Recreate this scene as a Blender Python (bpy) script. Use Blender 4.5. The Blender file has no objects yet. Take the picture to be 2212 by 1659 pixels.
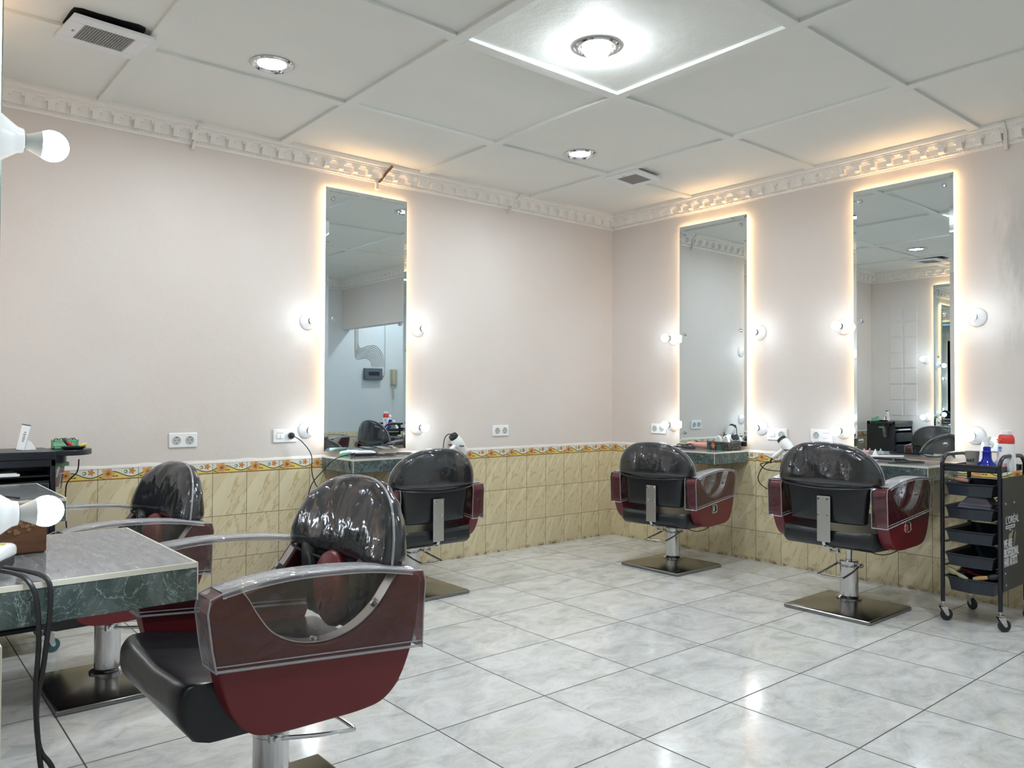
import bpy, bmesh, math, random
from mathutils import Vector, Matrix, noise
random.seed(7)
S = bpy.context.scene
COL = S.collection
# ---------------------------------------------------------------- camera, exposure, world
f_px, yaw, pit, rol = 1690.61, 0.87436, 0.01789, 0.00407
CAM = Vector((-4.95009, -4.58687, 1.15519))
fw = Vector((math.cos(yaw)*math.cos(pit), math.sin(yaw)*math.cos(pit), math.sin(pit)))
r0 = Vector((math.sin(yaw), -math.cos(yaw), 0)); u0 = r0.cross(fw)
rt = r0*math.cos(rol)+u0*math.sin(rol); up = -r0*math.sin(rol)+u0*math.cos(rol)
cd = bpy.data.cameras.new('camera'); cam = bpy.data.objects.new('camera', cd); COL.objects.link(cam)
m = Matrix((( rt.x, up.x, -fw.x, CAM.x), (rt.y, up.y, -fw.y, CAM.y), (rt.z, up.z, -fw.z, CAM.z), (0, 0, 0, 1)))
cam.matrix_world = m
cd.sensor_width = 36; cd.lens = f_px*36/2212; cd.clip_start = .02
S.camera = cam
S.view_settings.view_transform = 'Standard'; S.view_settings.look = 'None'
S.view_settings.gamma = 1; S.view_settings.use_curve_mapping = False
S.view_settings.exposure = 0.98
W = bpy.data.worlds.new('world'); S.world = W; W.use_nodes = True
W.node_tree.nodes['Background'].inputs[0].default_value = (.8, .9, 1, 1)
W.node_tree.nodes['Background'].inputs[1].default_value = .3
BULB_L = 21; DOWN_L = 185; LED_L = 10.5; TOP_L = 24.0
COOL = (.80, .92, 1.0); DOWN_C = (.86, .94, 1.0); WARM = (1.0, .62, .30)
# ---------------------------------------------------------------- node helpers
class NT:
    def __init__(s, name):
        s.m = bpy.data.materials.new(name); s.m.use_nodes = True
        s.t = s.m.node_tree; s.n = s.t.nodes; s.l = s.t.links; s.p = s.n['Principled BSDF']; s.out = s.n['Material Output']
    def new(s, typ, **k):
        n = s.n.new(typ)
        for a, b in k.items(): setattr(n, a, b)
        return n
    def put(s, sock, v):
        if isinstance(v, bpy.types.NodeSocket): s.l.new(v, sock)
        elif isinstance(v, (tuple, list)) and len(v) == 3 and sock.type == 'RGBA': sock.default_value = (*v, 1)
        else: sock.default_value = v
    def mt(s, op, a, b=0.0, c=0.0):
        n = s.new('ShaderNodeMath', operation=op)
        for i, v in enumerate((a, b, c)): s.put(n.inputs[i], v)
        return n.outputs[0]
    def co(s): return s.new('ShaderNodeTexCoord').outputs['Object']
    def xyz(s, v):
        n = s.new('ShaderNodeSeparateXYZ'); s.put(n.inputs[0], v); return n.outputs
    def cxyz(s, x, y, z=0.0):
        n = s.new('ShaderNodeCombineXYZ')
        for i, v in enumerate((x, y, z)): s.put(n.inputs[i], v)
        return n.outputs[0]
    def noise(s, v, scale, detail=4, rough=.5, dist=0.0, col=False):
        n = s.new('ShaderNodeTexNoise'); s.put(n.inputs['Vector'], v)
        n.inputs['Scale'].default_value = scale; n.inputs['Detail'].default_value = detail
        n.inputs['Roughness'].default_value = rough; n.inputs['Distortion'].default_value = dist
        return n.outputs['Color' if col else 'Fac']
    def mix(s, f, a, b):
        n = s.new('ShaderNodeMix', data_type='RGBA'); s.put(n.inputs['Factor'], f)
        s.put(n.inputs[6], a); s.put(n.inputs[7], b); return n.outputs[2]
    def ramp(s, f, stops):
        n = s.new('ShaderNodeValToRGB'); s.put(n.inputs[0], f); e = n.color_ramp.elements
        while len(e) < len(stops): e.new(.5)
        for i, (p, c) in enumerate(stops): e[i].position = p; e[i].color = (*c, 1) if len(c) == 3 else c
        return n.outputs[0]
    def smooth(s, v, a, b):
        n = s.new('ShaderNodeMapRange', interpolation_type='SMOOTHSTEP'); s.put(n.inputs[0], v)
        n.inputs[1].default_value = a; n.inputs[2].default_value = b; return n.outputs[0]
    def bump(s, h, strength=.3, dist=.01):
        n = s.new('ShaderNodeBump'); n.inputs['Strength'].default_value = strength
        n.inputs['Distance'].default_value = dist; s.put(n.inputs['Height'], h); s.l.new(n.outputs[0], s.p.inputs['Normal']); return n.outputs[0]
    def set(s, **k):
        for a, v in k.items(): s.put(s.p.inputs[a.replace('_', ' ')], v)
        return s
def plain(name, col, rough=.5, metal=0, bump=None, **k):
    t = NT(name); t.set(Base_Color=col, Roughness=rough, Metallic=metal, **k)
    co = t.co()
    nz = t.noise(co, 60 if not bump else bump[0], 3)
    t.put(t.p.inputs['Roughness'], t.mt('ADD', rough-.03, t.mt('MULTIPLY', nz, .06)))
    if bump: t.bump(nz, bump[1], .002)
    return t.m
def emit(name, col, st):
    t = NT(name); t.set(Base_Color=(1, 1, 1), Emission_Color=col, Emission_Strength=st, Roughness=.3); return t.m
MT = {}
MT['chrome'] = plain('chrome', (.62, .62, .63), .13, 1)
MT['steel'] = plain('brushed_steel', (.55, .55, .53), .34, 1, (90, .1))
MT['plate_steel'] = plain('base_plate_steel', (.27, .27, .26), .2, 1)
MT['black_leather'] = plain('black_leather', (.012, .014, .017), .29, 0, (55, .25))
MT['burgundy'] = plain('burgundy_leather', (.15, .011, .018), .38, 0, (120, .2))
MT['black_plastic'] = plain('black_plastic', (.012, .014, .02), .3)
MT['navy_plastic'] = plain('drawer_plastic', (.02, .028, .042), .35)
MT['panel_black'] = plain('side_panel_black', (.018, .021, .024), .45)
MT['white_plastic'] = plain('white_plastic', (.86, .87, .87), .3)
MT['white_gloss'] = plain('white_gloss', (.9, .9, .9), .2)
MT['cream'] = plain('cream_trim', (.72, .69, .58), .4)
MT['socket_grey'] = plain('socket_inset', (.5, .5, .47), .4)
MT['dark'] = plain('dark_rubber', (.015, .015, .016), .5)
MT['cord'] = plain('black_cord', (.012, .012, .014), .4)
MT['rubber_wheel'] = plain('wheel_rubber', (.02, .022, .03), .5)
MT['teal_wheel'] = plain('teal_wheel', (.05, .16, .17), .5)
MT['vent_white'] = plain('vent_white', (.74, .74, .76), .45)
MT['grille'] = plain('vent_grille', (.27, .26, .24), .6)
MT['green'] = plain('green_plastic', (.2, .55, .3), .35)
MT['pink'] = plain('pink_plastic', (.75, .38, .32), .4)
MT['red'] = plain('red_plastic', (.7, .05, .04), .4)
MT['yellow'] = plain('yellow_plastic', (.8, .65, .06), .4)
MT['blue'] = plain('blue_bottle', (.008, .02, .33), .12)
MT['paper'] = plain('paper', (.85, .85, .83), .7)
MT['brass_wood'] = plain('light_wood', (.5, .3, .12), .5)
MT['olive'] = plain('olive_brush', (.35, .33, .18), .5)
MT['grey_text'] = plain('grey_print', (.3, .3, .32), .6)
MT['text_white'] = plain('white_print', (.8, .8, .8), .6)
MT['black_print'] = plain('black_print', (.02, .02, .02), .6)
MT['tan_print'] = plain('tan_print', (.35, .3, .2), .6)
MT['panel_grey'] = plain('breaker_panel', (.1, .12, .15), .4)
MT['beige'] = plain('beige_plastic', (.45, .4, .28), .5)
MT['taupe'] = plain('cup_taupe', (.32, .31, .27), .6)
MT['rust'] = plain('rusty_bracket', (.19, .1, .06), .6, .3, (80, .5))
MT['seal_white'] = plain('old_plaster_white', (.72, .69, .64), .8, 0, (70, .6))
MT['purple_pack'] = plain('sachet_film', (.35, .33, .42), .25)
MT['label_orange'] = plain('orange_print', (.9, .3, .05), .5)
MT['label_blue'] = plain('blue_print', (.1, .25, .6), .5)
MT['label_pink'] = plain('pink_print', (.8, .4, .45), .5)
MT['bulb'] = emit('bulb_glow', COOL, BULB_L)
MT['downlight'] = emit('downlight_glow', DOWN_C, DOWN_L)
MT['led'] = emit('led_warm', WARM, LED_L)
MT['led_top'] = emit('led_warm_top', WARM, TOP_L)
MT['near_bulb_neck'] = plain('bulb_neck', (.8, .84, .82), .3)
def clear_plastic(name, tint=(.93, .93, .95), base=.07, wr=14, st=.5, milk=.02):
    t = NT(name); co = t.co()
    h = t.mt('ADD', t.noise(co, wr, 2, .4, 1.5), t.mt('MULTIPLY', t.noise(co, wr*3.2, 2, .5, .8), .22))
    bn = t.bump(h, st, .02)
    tr = t.new('ShaderNodeBsdfTransparent'); tr.inputs[0].default_value = (*tint, 1)
    gl = t.new('ShaderNodeBsdfGlossy'); gl.inputs['Roughness'].default_value = .09; gl.inputs[0].default_value = (.95, .96, 1, 1)
    df = t.new('ShaderNodeBsdfDiffuse'); df.inputs[0].default_value = (.8, .8, .82, 1)
    t.l.new(bn, gl.inputs['Normal'])
    fr = t.new('ShaderNodeFresnel'); fr.inputs[0].default_value = 1.42; t.l.new(bn, fr.inputs['Normal'])
    fac = t.mt('MINIMUM', t.mt('ADD', fr.outputs[0], base), .95)
    a = t.new('ShaderNodeMixShader'); t.put(a.inputs[0], fac); t.l.new(tr.outputs[0], a.inputs[1]); t.l.new(gl.outputs[0], a.inputs[2])
    b = t.new('ShaderNodeMixShader'); b.inputs[0].default_value = milk; t.l.new(a.outputs[0], b.inputs[1]); t.l.new(df.outputs[0], b.inputs[2])
    t.l.new(b.outputs[0], t.out.inputs[0]); return t.m
MT['clear'] = clear_plastic('clear_vinyl', (.95, .94, .95), .012, 9, .3, .006)
MT['clear_head'] = clear_plastic('clear_vinyl_wrinkled', (.93, .93, .95), .03, 5, .55, .012)
MT['seam'] = clear_plastic('clear_vinyl_seam', (.8, .8, .82), .15, 30, .5, .28)
MT['clear_cup'] = clear_plastic('clear_acrylic', (.9, .92, .92), .08, 5, .05, .05)
# plaster
def plaster(name, c1, c2, stain=0.0):
    t = NT(name); co = t.co()
    a = t.mix(t.smooth(t.noise(co, 1.3, 3), .35, .65), c1, c2)
    if stain:
        x, y, z = t.xyz(co)
        st = t.noise(t.cxyz(t.mt('MULTIPLY', x, 3), t.mt('MULTIPLY', y, 5), t.mt('MULTIPLY', z, 1.1)), 1.2, 5, .65)
        my = t.mt('MULTIPLY', t.smooth(t.mt('MULTIPLY', y, -1), 2.85, 3.05), t.mt('GREATER_THAN', y, -3.41))
        mz = t.mt('MULTIPLY', t.smooth(z, 1.2, 1.7), t.mt('SUBTRACT', 1, t.smooth(z, 2.1, 2.5)))
        f = t.mt('MULTIPLY', t.mt('MULTIPLY', my, mz), t.mt('MULTIPLY', t.smooth(st, .4, .62), stain))
        a = t.mix(f, a, (.38, .37, .34))
    t.set(Base_Color=a, Roughness=.62)
    h = t.mt('ADD', t.noise(co, 9, 5, .6), t.mt('MULTIPLY', t.noise(co, 90, 3), .12))
    t.bump(h, .22, .012); return t.m
MT['wall'] = plaster('pink_plaster', (.69, .62, .57), (.71, .65, .61), .6)
MT['wall_white'] = plaster('white_plaster', (.66, .68, .68), (.62, .66, .67))
MT['ceiling'] = plaster('ceiling_paint', (.71, .715, .68), (.74, .74, .70))
MT['cornice'] = plaster('cornice_gypsum', (.80, .76, .71), (.84, .80, .75))
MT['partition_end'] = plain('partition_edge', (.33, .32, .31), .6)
# floor tiles
def floor_mat():
    t = NT('floor_marble_tile'); co = t.co(); x, y, z = t.xyz(co)
    u = t.mt('DIVIDE', t.mt('SUBTRACT', x, .114-5), .5); v = t.mt('DIVIDE', t.mt('SUBTRACT', y, .1767-5.5), .5)
    iu = t.mt('FLOOR', u); iv = t.mt('FLOOR', v); fu = t.mt('FRACT', u); fv = t.mt('FRACT', v)
    wn = t.new('ShaderNodeTexWhiteNoise'); wn.noise_dimensions = '2D'; t.put(wn.inputs['Vector'], t.cxyz(iu, iv))
    off = wn.outputs['Value']
    p = t.cxyz(t.mt('ADD', t.mt('MULTIPLY', x, .8), t.mt('MULTIPLY', off, 37)), t.mt('ADD', t.mt('MULTIPLY', y, 1.15), t.mt('MULTIPLY', off, 17)), off)
    n1 = t.noise(p, 5.5, 9, .68, 1.1); n2 = t.noise(p, 11, 7, .72, 1.4); n3 = t.noise(p, 5, 4, .6, .8)
    c = t.ramp(n1, [(.34, (.48, .50, .49)), (.45, (.62, .63, .61)), (.55, (.71, .71, .695)), (.7, (.80, .805, .80))])
    c = t.mix(t.mt('MULTIPLY', t.smooth(n2, .52, .68), .6), c, (.70, .73, .77))
    c = t.mix(t.mt('MULTIPLY', t.smooth(n3, .58, .75), .35), c, (.68, .64, .50))
    c = t.mix(t.mt('MULTIPLY', t.mt('SUBTRACT', 1, t.smooth(t.mt('ABSOLUTE', t.mt('SUBTRACT', n2, .46)), 0, .018)), .35), c, (.42, .43, .42))
    e = t.mt('MINIMUM', t.mt('MINIMUM', fu, t.mt('SUBTRACT', 1, fu)), t.mt('MINIMUM', fv, t.mt('SUBTRACT', 1, fv)))
    g = t.mt('LESS_THAN', e, .0052)
    c = t.mix(g, c, (.09, .085, .075))
    t.set(Base_Color=c, Roughness=t.mt('ADD', t.mt('MULTIPLY', g, .5), .13), Specular_IOR_Level=.5)
    t.bump(t.mt('ADD', t.smooth(e, .003, .009), t.mt('MULTIPLY', t.noise(co, 5, 2), .35)), .15, .004)
    return t.m
MT['floor'] = floor_mat()
def dado_mat(name, axis, off):
    t = NT(name); co = t.co(); s = t.xyz(co); h = s[axis]; z = s[2]
    u = t.mt('DIVIDE', t.mt('SUBTRACT', t.mt('ADD', h, 20), off), .2); fu = t.mt('FRACT', u); iu = t.mt('FLOOR', u)
    # rows
    row = t.mt('DIVIDE', t.mt('ADD', t.mt('SUBTRACT', z, .2165), .25), .2485); fr_ = t.mt('FRACT', row); ir = t.mt('FLOOR', row)
    if axis == 1: fu = t.mt('SUBTRACT', 1, fu)
    d = t.mt('ADD', t.mt('MULTIPLY', fu, .2), 0.0)
    p = t.cxyz(t.mt('ADD', t.mt('SUBTRACT', t.mt('MULTIPLY', d, .87), t.mt('MULTIPLY', z, .5)), t.mt('MULTIPLY', iu, .013)), t.mt('MULTIPLY', t.mt('ADD', t.mt('MULTIPLY', z, .87), t.mt('MULTIPLY', d, .5)), .22), t.mt('MULTIPLY', ir, .31))
    v1 = t.noise(p, 15, 4, .55, .25); v2 = t.noise(p, 34, 4, .6, .2)
    c = t.ramp(v1, [(.3, (.64, .54, .34)), (.5, (.69, .60, .39)), (.7, (.74, .66, .45))])
    vein = t.mt('SUBTRACT', 1, t.smooth(t.mt('ABSOLUTE', t.mt('SUBTRACT', v1, .52)), .003, .028))
    c = t.mix(t.mt('MULTIPLY', vein, .5), c, (.44, .31, .13))
    c = t.mix(t.mt('MULTIPLY', t.smooth(v2, .6, .75), .25), c, (.50, .38, .2))
    ed = t.mt('MULTIPLY', t.mt('MINIMUM', fu, t.mt('SUBTRACT', 1, fu)), .2); er = t.mt('MULTIPLY', t.mt('MINIMUM', fr_, t.mt('SUBTRACT', 1, fr_)), .2485)
    g = t.mt('LESS_THAN', t.mt('MINIMUM', ed, er), .0014)
    c = t.mix(g, c, (.12, .10, .06))
    # border strip: v 0..1 over z .713...773
    v = t.mt('DIVIDE', t.mt('SUBTRACT', z, .713), .060)
    nz = t.noise(co, 70, 2)
    wave = t.mt('ADD', .44, t.mt('MULTIPLY', t.mt('COSINE', t.mt('MULTIPLY', t.mt('SUBTRACT', fu, .33), 6.2832)), .26))
    bc = t.mix(t.smooth(t.mt('SUBTRACT', v, wave), -.03, .03), (.80, .58, .14), (.74, .72, .64))
    bc = t.mix(t.mt('LESS_THAN', t.mt('ABSOLUTE', t.mt('SUBTRACT', v, wave)), .05), bc, (.10, .13, .07))
    # curl
    def rad(cu, cv, au=3.33, lob=5, amp=.22, ph=0.0):
        du = t.mt('MULTIPLY', t.mt('SUBTRACT', fu, cu), au); dv = t.mt('SUBTRACT', v, cv)
        r = t.mt('SQRT', t.mt('ADD', t.mt('MULTIPLY', du, du), t.mt('MULTIPLY', dv, dv)))
        th = t.mt('ARCTAN2', dv, du)
        pet = t.mt('ADD', 1-amp, t.mt('MULTIPLY', t.mt('COSINE', t.mt('ADD', t.mt('MULTIPLY', th, lob), ph)), amp))
        return t.mt('DIVIDE', r, pet), r
    q, r = rad(.66, .62, lob=1, amp=.3)
    bc = t.mix(t.mt('LESS_THAN', t.mt('ABSOLUTE', t.mt('SUBTRACT', q, .17)), .05), bc, (.12, .2, .1))
    # leaves
    q, r = rad(.42, .27, 2.2, 2, .45)
    bc = t.mix(t.mt('LESS_THAN', q, .17), bc, (.12, .18, .07))
    q, r = rad(.10, .16, 2.0, 2, .4, 1.0)
    bc = t.mix(t.mt('LESS_THAN', q, .17), bc, (.14, .2, .07))
    q, r = rad(.25, .5, amp=.17)
    bc = t.mix(t.mt('LESS_THAN', q, .60), bc, t.mix(t.smooth(t.mt('ADD', r, t.mt('MULTIPLY', nz, .3)), .2, .55), (.42, .17, .035), (.68, .38, .16)))
    bc = t.mix(t.mt('LESS_THAN', r, .07), bc, (.15, .05, .02))
    q, r = rad(.84, .66)
    bc = t.mix(t.mt('LESS_THAN', q, .31), bc, (.56, .24, .07))
    bc = t.mix(t.mt('LESS_THAN', v, .06), bc, (.33, .13, .03))
    bc = t.mix(t.mt('GREATER_THAN', v, .955), bc, (.25, .2, .12))
    bc = t.mix(t.mt('LESS_THAN', ed, .0014), bc, (.16, .13, .1))
    c = t.mix(t.mt('GREATER_THAN', z, .713), c, bc)
    # grime at the floor
    gr = t.mt('MULTIPLY', t.mt('SUBTRACT', 1, t.smooth(z, .0, .035)), t.smooth(t.noise(co, 14, 5, .7), .45, .62))
    c = t.mix(t.mt('MULTIPLY', gr, .8), c, (.1, .06, .03))
    t.set(Base_Color=c, Roughness=.17)
    t.bump(t.mt('SUBTRACT', 1, g), .12, .002)
    return t.m
MT['dado_x'] = dado_mat('wall_tile_left', 0, -.170+20-20+20)
MT['dado_y'] = dado_mat('wall_tile_right', 1, 20.0)
def marble(name, base, dark, light, scale=7, rough=.12, vein=(.5, .58, .56)):
    t = NT(name); co = t.co()
    n = t.noise(co, scale, 7, .6, 1.5)
    c = t.ramp(n, [(.3, dark), (.5, base), (.72, light)])
    w = t.noise(co, scale*.9, 4, .55, 2.5); w2 = t.noise(co, scale*2.3, 4, .6, 2.0)
    c = t.mix(t.mt('MULTIPLY', t.mt('SUBTRACT', 1, t.smooth(t.mt('ABSOLUTE', t.mt('SUBTRACT', w, .5)), 0, .012)), .7), c, vein)
    c = t.mix(t.mt('MULTIPLY', t.mt('SUBTRACT', 1, t.smooth(t.mt('ABSOLUTE', t.mt('SUBTRACT', w2, .52)), 0, .014)), .4), c, vein)
    t.set(Base_Color=c, Roughness=rough); return t.m
MT['green_marble'] = marble('green_marble', (.075, .105, .10), (.035, .06, .055), (.17, .2, .2), 9, .15, (.42, .5, .48))
def streak():
    t = NT('grey_streaked_top'); x, y, z = t.xyz(t.co())
    p = t.cxyz(t.mt('MULTIPLY', x, 3), t.mt('MULTIPLY', y, 14), z); n = t.noise(p, 4, 6, .6, .6); n2 = t.noise(p, 8, 4, .6, .4)
    c = t.ramp(n, [(.3, (.16, .17, .18)), (.5, (.22, .225, .235)), (.7, (.29, .29, .3))])
    c = t.mix(t.smooth(n2, .62, .72), c, (.5, .52, .55)); t.set(Base_Color=c, Roughness=.12); return t.m
MT['counter_top'] = streak()
def wood():
    t = NT('carved_wood'); x, y, z = t.xyz(t.co())
    p = t.cxyz(t.mt('MULTIPLY', x, 4), t.mt('MULTIPLY', y, 4), t.mt('MULTIPLY', z, 22)); n = t.noise(p, 2.5, 5, .6, 1.2)
    c = t.ramp(n, [(.3, (.07, .025, .01)), (.55, (.15, .055, .018)), (.75, (.22, .09, .03))])
    t.set(Base_Color=c, Roughness=.38); t.bump(n, .1, .002); return t.m
MT['wood'] = wood()
def batik():
    t = NT('batik_box'); co = t.co(); n = t.new('ShaderNodeTexVoronoi'); t.put(n.inputs['Vector'], co); n.inputs['Scale'].default_value = 170
    c = t.mix(t.mt('LESS_THAN', n.outputs['Distance'], .3), (.01, .012, .012), (.35, .28, .2)); t.set(Base_Color=c, Roughness=.4); return t.m
MT['batik'] = batik()
MT['carving'] = plain('carved_grapes', (.24, .11, .04), .45)
MT['batik_green'] = plain('batik_green', (.01, .12, .075), .4)
MT['gold'] = plain('gold_line', (.55, .42, .18), .4)
MT['coral'] = plain('coral_petal', (.6, .1, .08), .4)
def mirror():
    t = NT('mirror_glass'); t.set(Base_Color=(.75, .83, .86), Metallic=1.0, Roughness=.0); return t.m
MT['mirror'] = mirror()
MT['glass_edge'] = plain('glass_edge', (.35, .5, .47), .1, .6)
# ---------------------------------------------------------------- mesh helpers
def fin(name, bm, mat, parent=None, bevel=0, segs=2, smooth=True, subd=0, ang=35, loc=None):
    me = bpy.data.meshes.new(name)
    bmesh.ops.recalc_face_normals(bm, faces=bm.faces)
    bm.to_mesh(me); bm.free()
    o = bpy.data.objects.new(name, me); COL.objects.link(o)
    mats = mat if isinstance(mat, (list, tuple)) else [mat]
    for x in mats: me.materials.append(MT[x])
    if parent: o.parent = parent
    if loc: o.location = loc
    if bevel:
        b = o.modifiers.new('bevel', 'BEVEL'); b.width = bevel; b.segments = segs; b.limit_method = 'ANGLE'; b.angle_limit = math.radians(40)
    if subd:
        s_ = o.modifiers.new('sub', 'SUBSURF'); s_.levels = s_.render_levels = subd
    if smooth:
        for p in me.polygons: p.use_smooth = True
        try: me.set_sharp_from_angle(angle=math.radians(ang))
        except Exception: pass
    return o
B = bmesh.new
def box(bm, c, s, rot=None, mi=0):
    mt = Matrix.Translation(c) @ (rot.to_4x4() if rot else Matrix.Identity(4)) @ Matrix.Diagonal((*s, 1))
    r = bmesh.ops.create_cube(bm, size=1, matrix=mt)
    for f in {f for v in r['verts'] for f in v.link_faces}: f.material_index = mi
    return bm
def box2(bm, a, b, mi=0):
    return box(bm, [(p+q)/2 for p, q in zip(a, b)], [abs(q-p) for p, q in zip(a, b)], mi=mi)
def axis_mat(d):
    d = Vector(d).normalized(); return d.to_track_quat('Z', 'Y').to_matrix()
def lathe(bm, prof, o=(0, 0, 0), d=(0, 0, 1), n=32, mi=0, caps=True):
    R_ = axis_mat(d); o = Vector(o); rings = []
    for r, h in prof:
        rings.append([bm.verts.new(o+R_ @ Vector((r*math.cos(2*math.pi*i/n), r*math.sin(2*math.pi*i/n), h))) for i in range(n)])
    fs = []
    for a, b in zip(rings, rings[1:]):
        for i in range(n): fs.append(bm.faces.new((a[i], a[(i+1) % n], b[(i+1) % n], b[i])))
    if caps:
        fs.append(bm.faces.new(rings[0][::-1])); fs.append(bm.faces.new(rings[-1]))
    for f in fs: f.material_index = mi
    return bm
def cyl(bm, o, d, r, h, n=24, mi=0): return lathe(bm, [(r, 0), (r, h)], o, d, n, mi)
def smooth_path(pts, k=8, closed=False):
    P = [Vector(p) for p in pts]; out = []; n = len(P)
    for i in range(n if closed else n-1):
        if closed: a, b, c, d = P[(i-1) % n], P[i], P[(i+1) % n], P[(i+2) % n]
        else: a, b, c, d = P[max(i-1, 0)], P[i], P[i+1], P[min(i+2, n-1)]
        for j in range(k):
            t = j/k
            out.append(.5*((2*b)+(c-a)*t+(2*a-5*b+4*c-d)*t*t+(3*b-a-3*c+d)*t**3))
    if not closed: out.append(P[-1])
    return out
def tube(bm, pts, r, n=10, k=8, mi=0, raw=False, closed=False):
    P = [Vector(p) for p in pts] if raw else smooth_path(pts, k, closed)
    T = [(P[min(i+1, len(P)-1)]-P[max(i-1, 0)]).normalized() for i in range(len(P))]
    if closed: T = [(P[(i+1) % len(P)]-P[i-1]).normalized() for i in range(len(P))]
    nrm = T[0].orthogonal().normalized(); rings = []
    for i, p in enumerate(P):
        if i:
            nrm = (nrm-T[i]*nrm.dot(T[i]))
            nrm = nrm.normalized() if nrm.length > 1e-6 else T[i].orthogonal().normalized()
        b_ = T[i].cross(nrm)
        rr = r(i/(len(P)-1)) if callable(r) else r
        rings.append([bm.verts.new(p+(nrm*math.cos(2*math.pi*j/n)+b_*math.sin(2*math.pi*j/n))*rr) for j in range(n)])
    pairs = list(zip(rings, rings[1:]))+([(rings[-1], rings[0])] if closed else [])
    for a, c in pairs:
        for j in range(n): bm.faces.new((a[j], a[(j+1) % n], c[(j+1) % n], c[j])).material_index = mi
    if not closed:
        bm.faces.new(rings[0][::-1]).material_index = mi; bm.faces.new(rings[-1]).material_index = mi
    return bm
def prism(bm, outline, fn, t0, t1, mi=0, caps=(True, True), close=True):
    """outline: list of 2D points; fn(u,v,t)->3D"""
    a = [bm.verts.new(fn(u, v, t0)) for u, v in outline]; b = [bm.verts.new(fn(u, v, t1)) for u, v in outline]
    n = len(a); fs = []
    for i in range(n if close else n-1): fs.append(bm.faces.new((a[i], a[(i+1) % n], b[(i+1) % n], b[i])))
    if caps[0]: fs.append(bm.faces.new(a[::-1]))
    if caps[1]: fs.append(bm.faces.new(b))
    for f in fs: f.material_index = mi
    return bm
def pillow(bm, outline, fn, th, cen, e=2.6, n=9, amp=0.0, seed=0, wrinkle=None):
    """closed rounded cushion: outline scaled toward cen, thickness profile superellipse"""
    cu, cv = cen; rings = []
    for i in range(n+1):
        a = -math.pi/2+math.pi*i/n
        s = abs(math.cos(a))**(2/e); x = math.copysign(abs(math.sin(a))**(2/e), math.sin(a))*th/2
        s = max(s, .02)
        ring = []
        for j, (u, v) in enumerate(outline):
            p = Vector(fn(cu+(u-cu)*s, cv+(v-cv)*s, x))
            if wrinkle: p += wrinkle(p, s, j/len(outline))
            ring.append(bm.verts.new(p))
        rings.append(ring)
    k = len(outline)
    for a, b in zip(rings, rings[1:]):
        for j in range(k): bm.faces.new((a[j], a[(j+1) % k], b[(j+1) % k], b[j]))
    bm.faces.new(rings[0][::-1]); bm.faces.new(rings[-1]); return bm
def empty(name, loc=(0, 0, 0), rz=0):
    o = bpy.data.objects.new(name, None); COL.objects.link(o); o.location = loc; o.rotation_euler = (0, 0, rz)
    o.empty_display_size = .05; return o
def tag(o, label, cat, group=None):
    o['label'] = label; o['category'] = cat
    if group: o['group'] = group
    return o
def struct(o): o['kind'] = 'structure'; return o
def copy_tree(o, parent=None):
    c = o.copy(); COL.objects.link(c)
    if parent: c.parent = parent
    for ch in list(o.children): copy_tree(ch, c)
    return c
def text_mesh(name, body, size, mat, parent, M_, ext=.0006, bold=0.0, sx=1.0, align='LEFT', space=1.0):
    cu = bpy.data.curves.new(name, 'FONT'); cu.body = body; cu.size = size; cu.extrude = ext; cu.offset = bold; cu.align_x = align
    cu.space_character = space; cu.resolution_u = 3
    o = bpy.data.objects.new(name, cu); COL.objects.link(o)
    dg = bpy.context.evaluated_depsgraph_get(); me = bpy.data.meshes.new_from_object(o.evaluated_get(dg))
    bpy.data.objects.remove(o); bpy.data.curves.remove(cu)
    me.transform(M_ @ Matrix.Diagonal((sx, 1, 1, 1))); me.materials.clear(); me.materials.append(MT[mat])
    o2 = bpy.data.objects.new(name, me); COL.objects.link(o2); o2.parent = parent; return o2
PI = math.pi
# ---------------------------------------------------------------- room shell
RIB, PAN = 2.695, 2.711
bm = B(); box2(bm, (-7.2, -5.2, -.08), (1.4, .12, 0)); struct(fin('floor', bm, 'floor', smooth=False))
bm = B(); box2(bm, (-7.2, 0, 0), (.12, .12, 2.8)); struct(fin('wall_left', bm, 'wall', smooth=False))
BACK = -4.95; OPEN = -3.42
bm = B(); box2(bm, (0, OPEN, 0), (.12, 0, 2.8)); box2(bm, (0, BACK, 2.06), (.12, OPEN, 2.8)); struct(fin('wall_right', bm, 'wall', smooth=False))
bm = B(); box2(bm, (-7.2, BACK-.12, 0), (1.2, BACK, 2.8)); struct(fin('wall_back', bm, 'wall_white', smooth=False))
bm = B(); box2(bm, (1.18, BACK, 0), (1.30, OPEN+.3, 2.8)); box2(bm, (.12, OPEN+.02, 0), (1.18, OPEN+.14, 2.8)); struct(fin('wall_alcove', bm, 'wall_white', smooth=False))
bm = B(); box2(bm, (-7.2, BACK, 0), (-7.08, 0, 2.8)); struct(fin('wall_far', bm, 'wall', smooth=False))
PX, PEND = -4.773, -2.945
bm = B(); box2(bm, (PX-.13, PEND, 0), (PX, 0, 2.8))
for r_ in range(7):
    for c_ in range(2): box(bm, (PX+.002, -.30-.17*c_, 1.05+.19*r_), (.008, .15, .17))
struct(fin('wall_partition', bm, 'wall', smooth=False, bevel=.004))
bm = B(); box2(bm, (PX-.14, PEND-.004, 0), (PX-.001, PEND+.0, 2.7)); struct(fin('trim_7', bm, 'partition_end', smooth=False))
bm = B(); box2(bm, (PX-.15, PEND-.03, 0), (PX+.022, -2.80, .722)); struct(fin('trim_8', bm, 'cream', bevel=.003, smooth=False))
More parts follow.
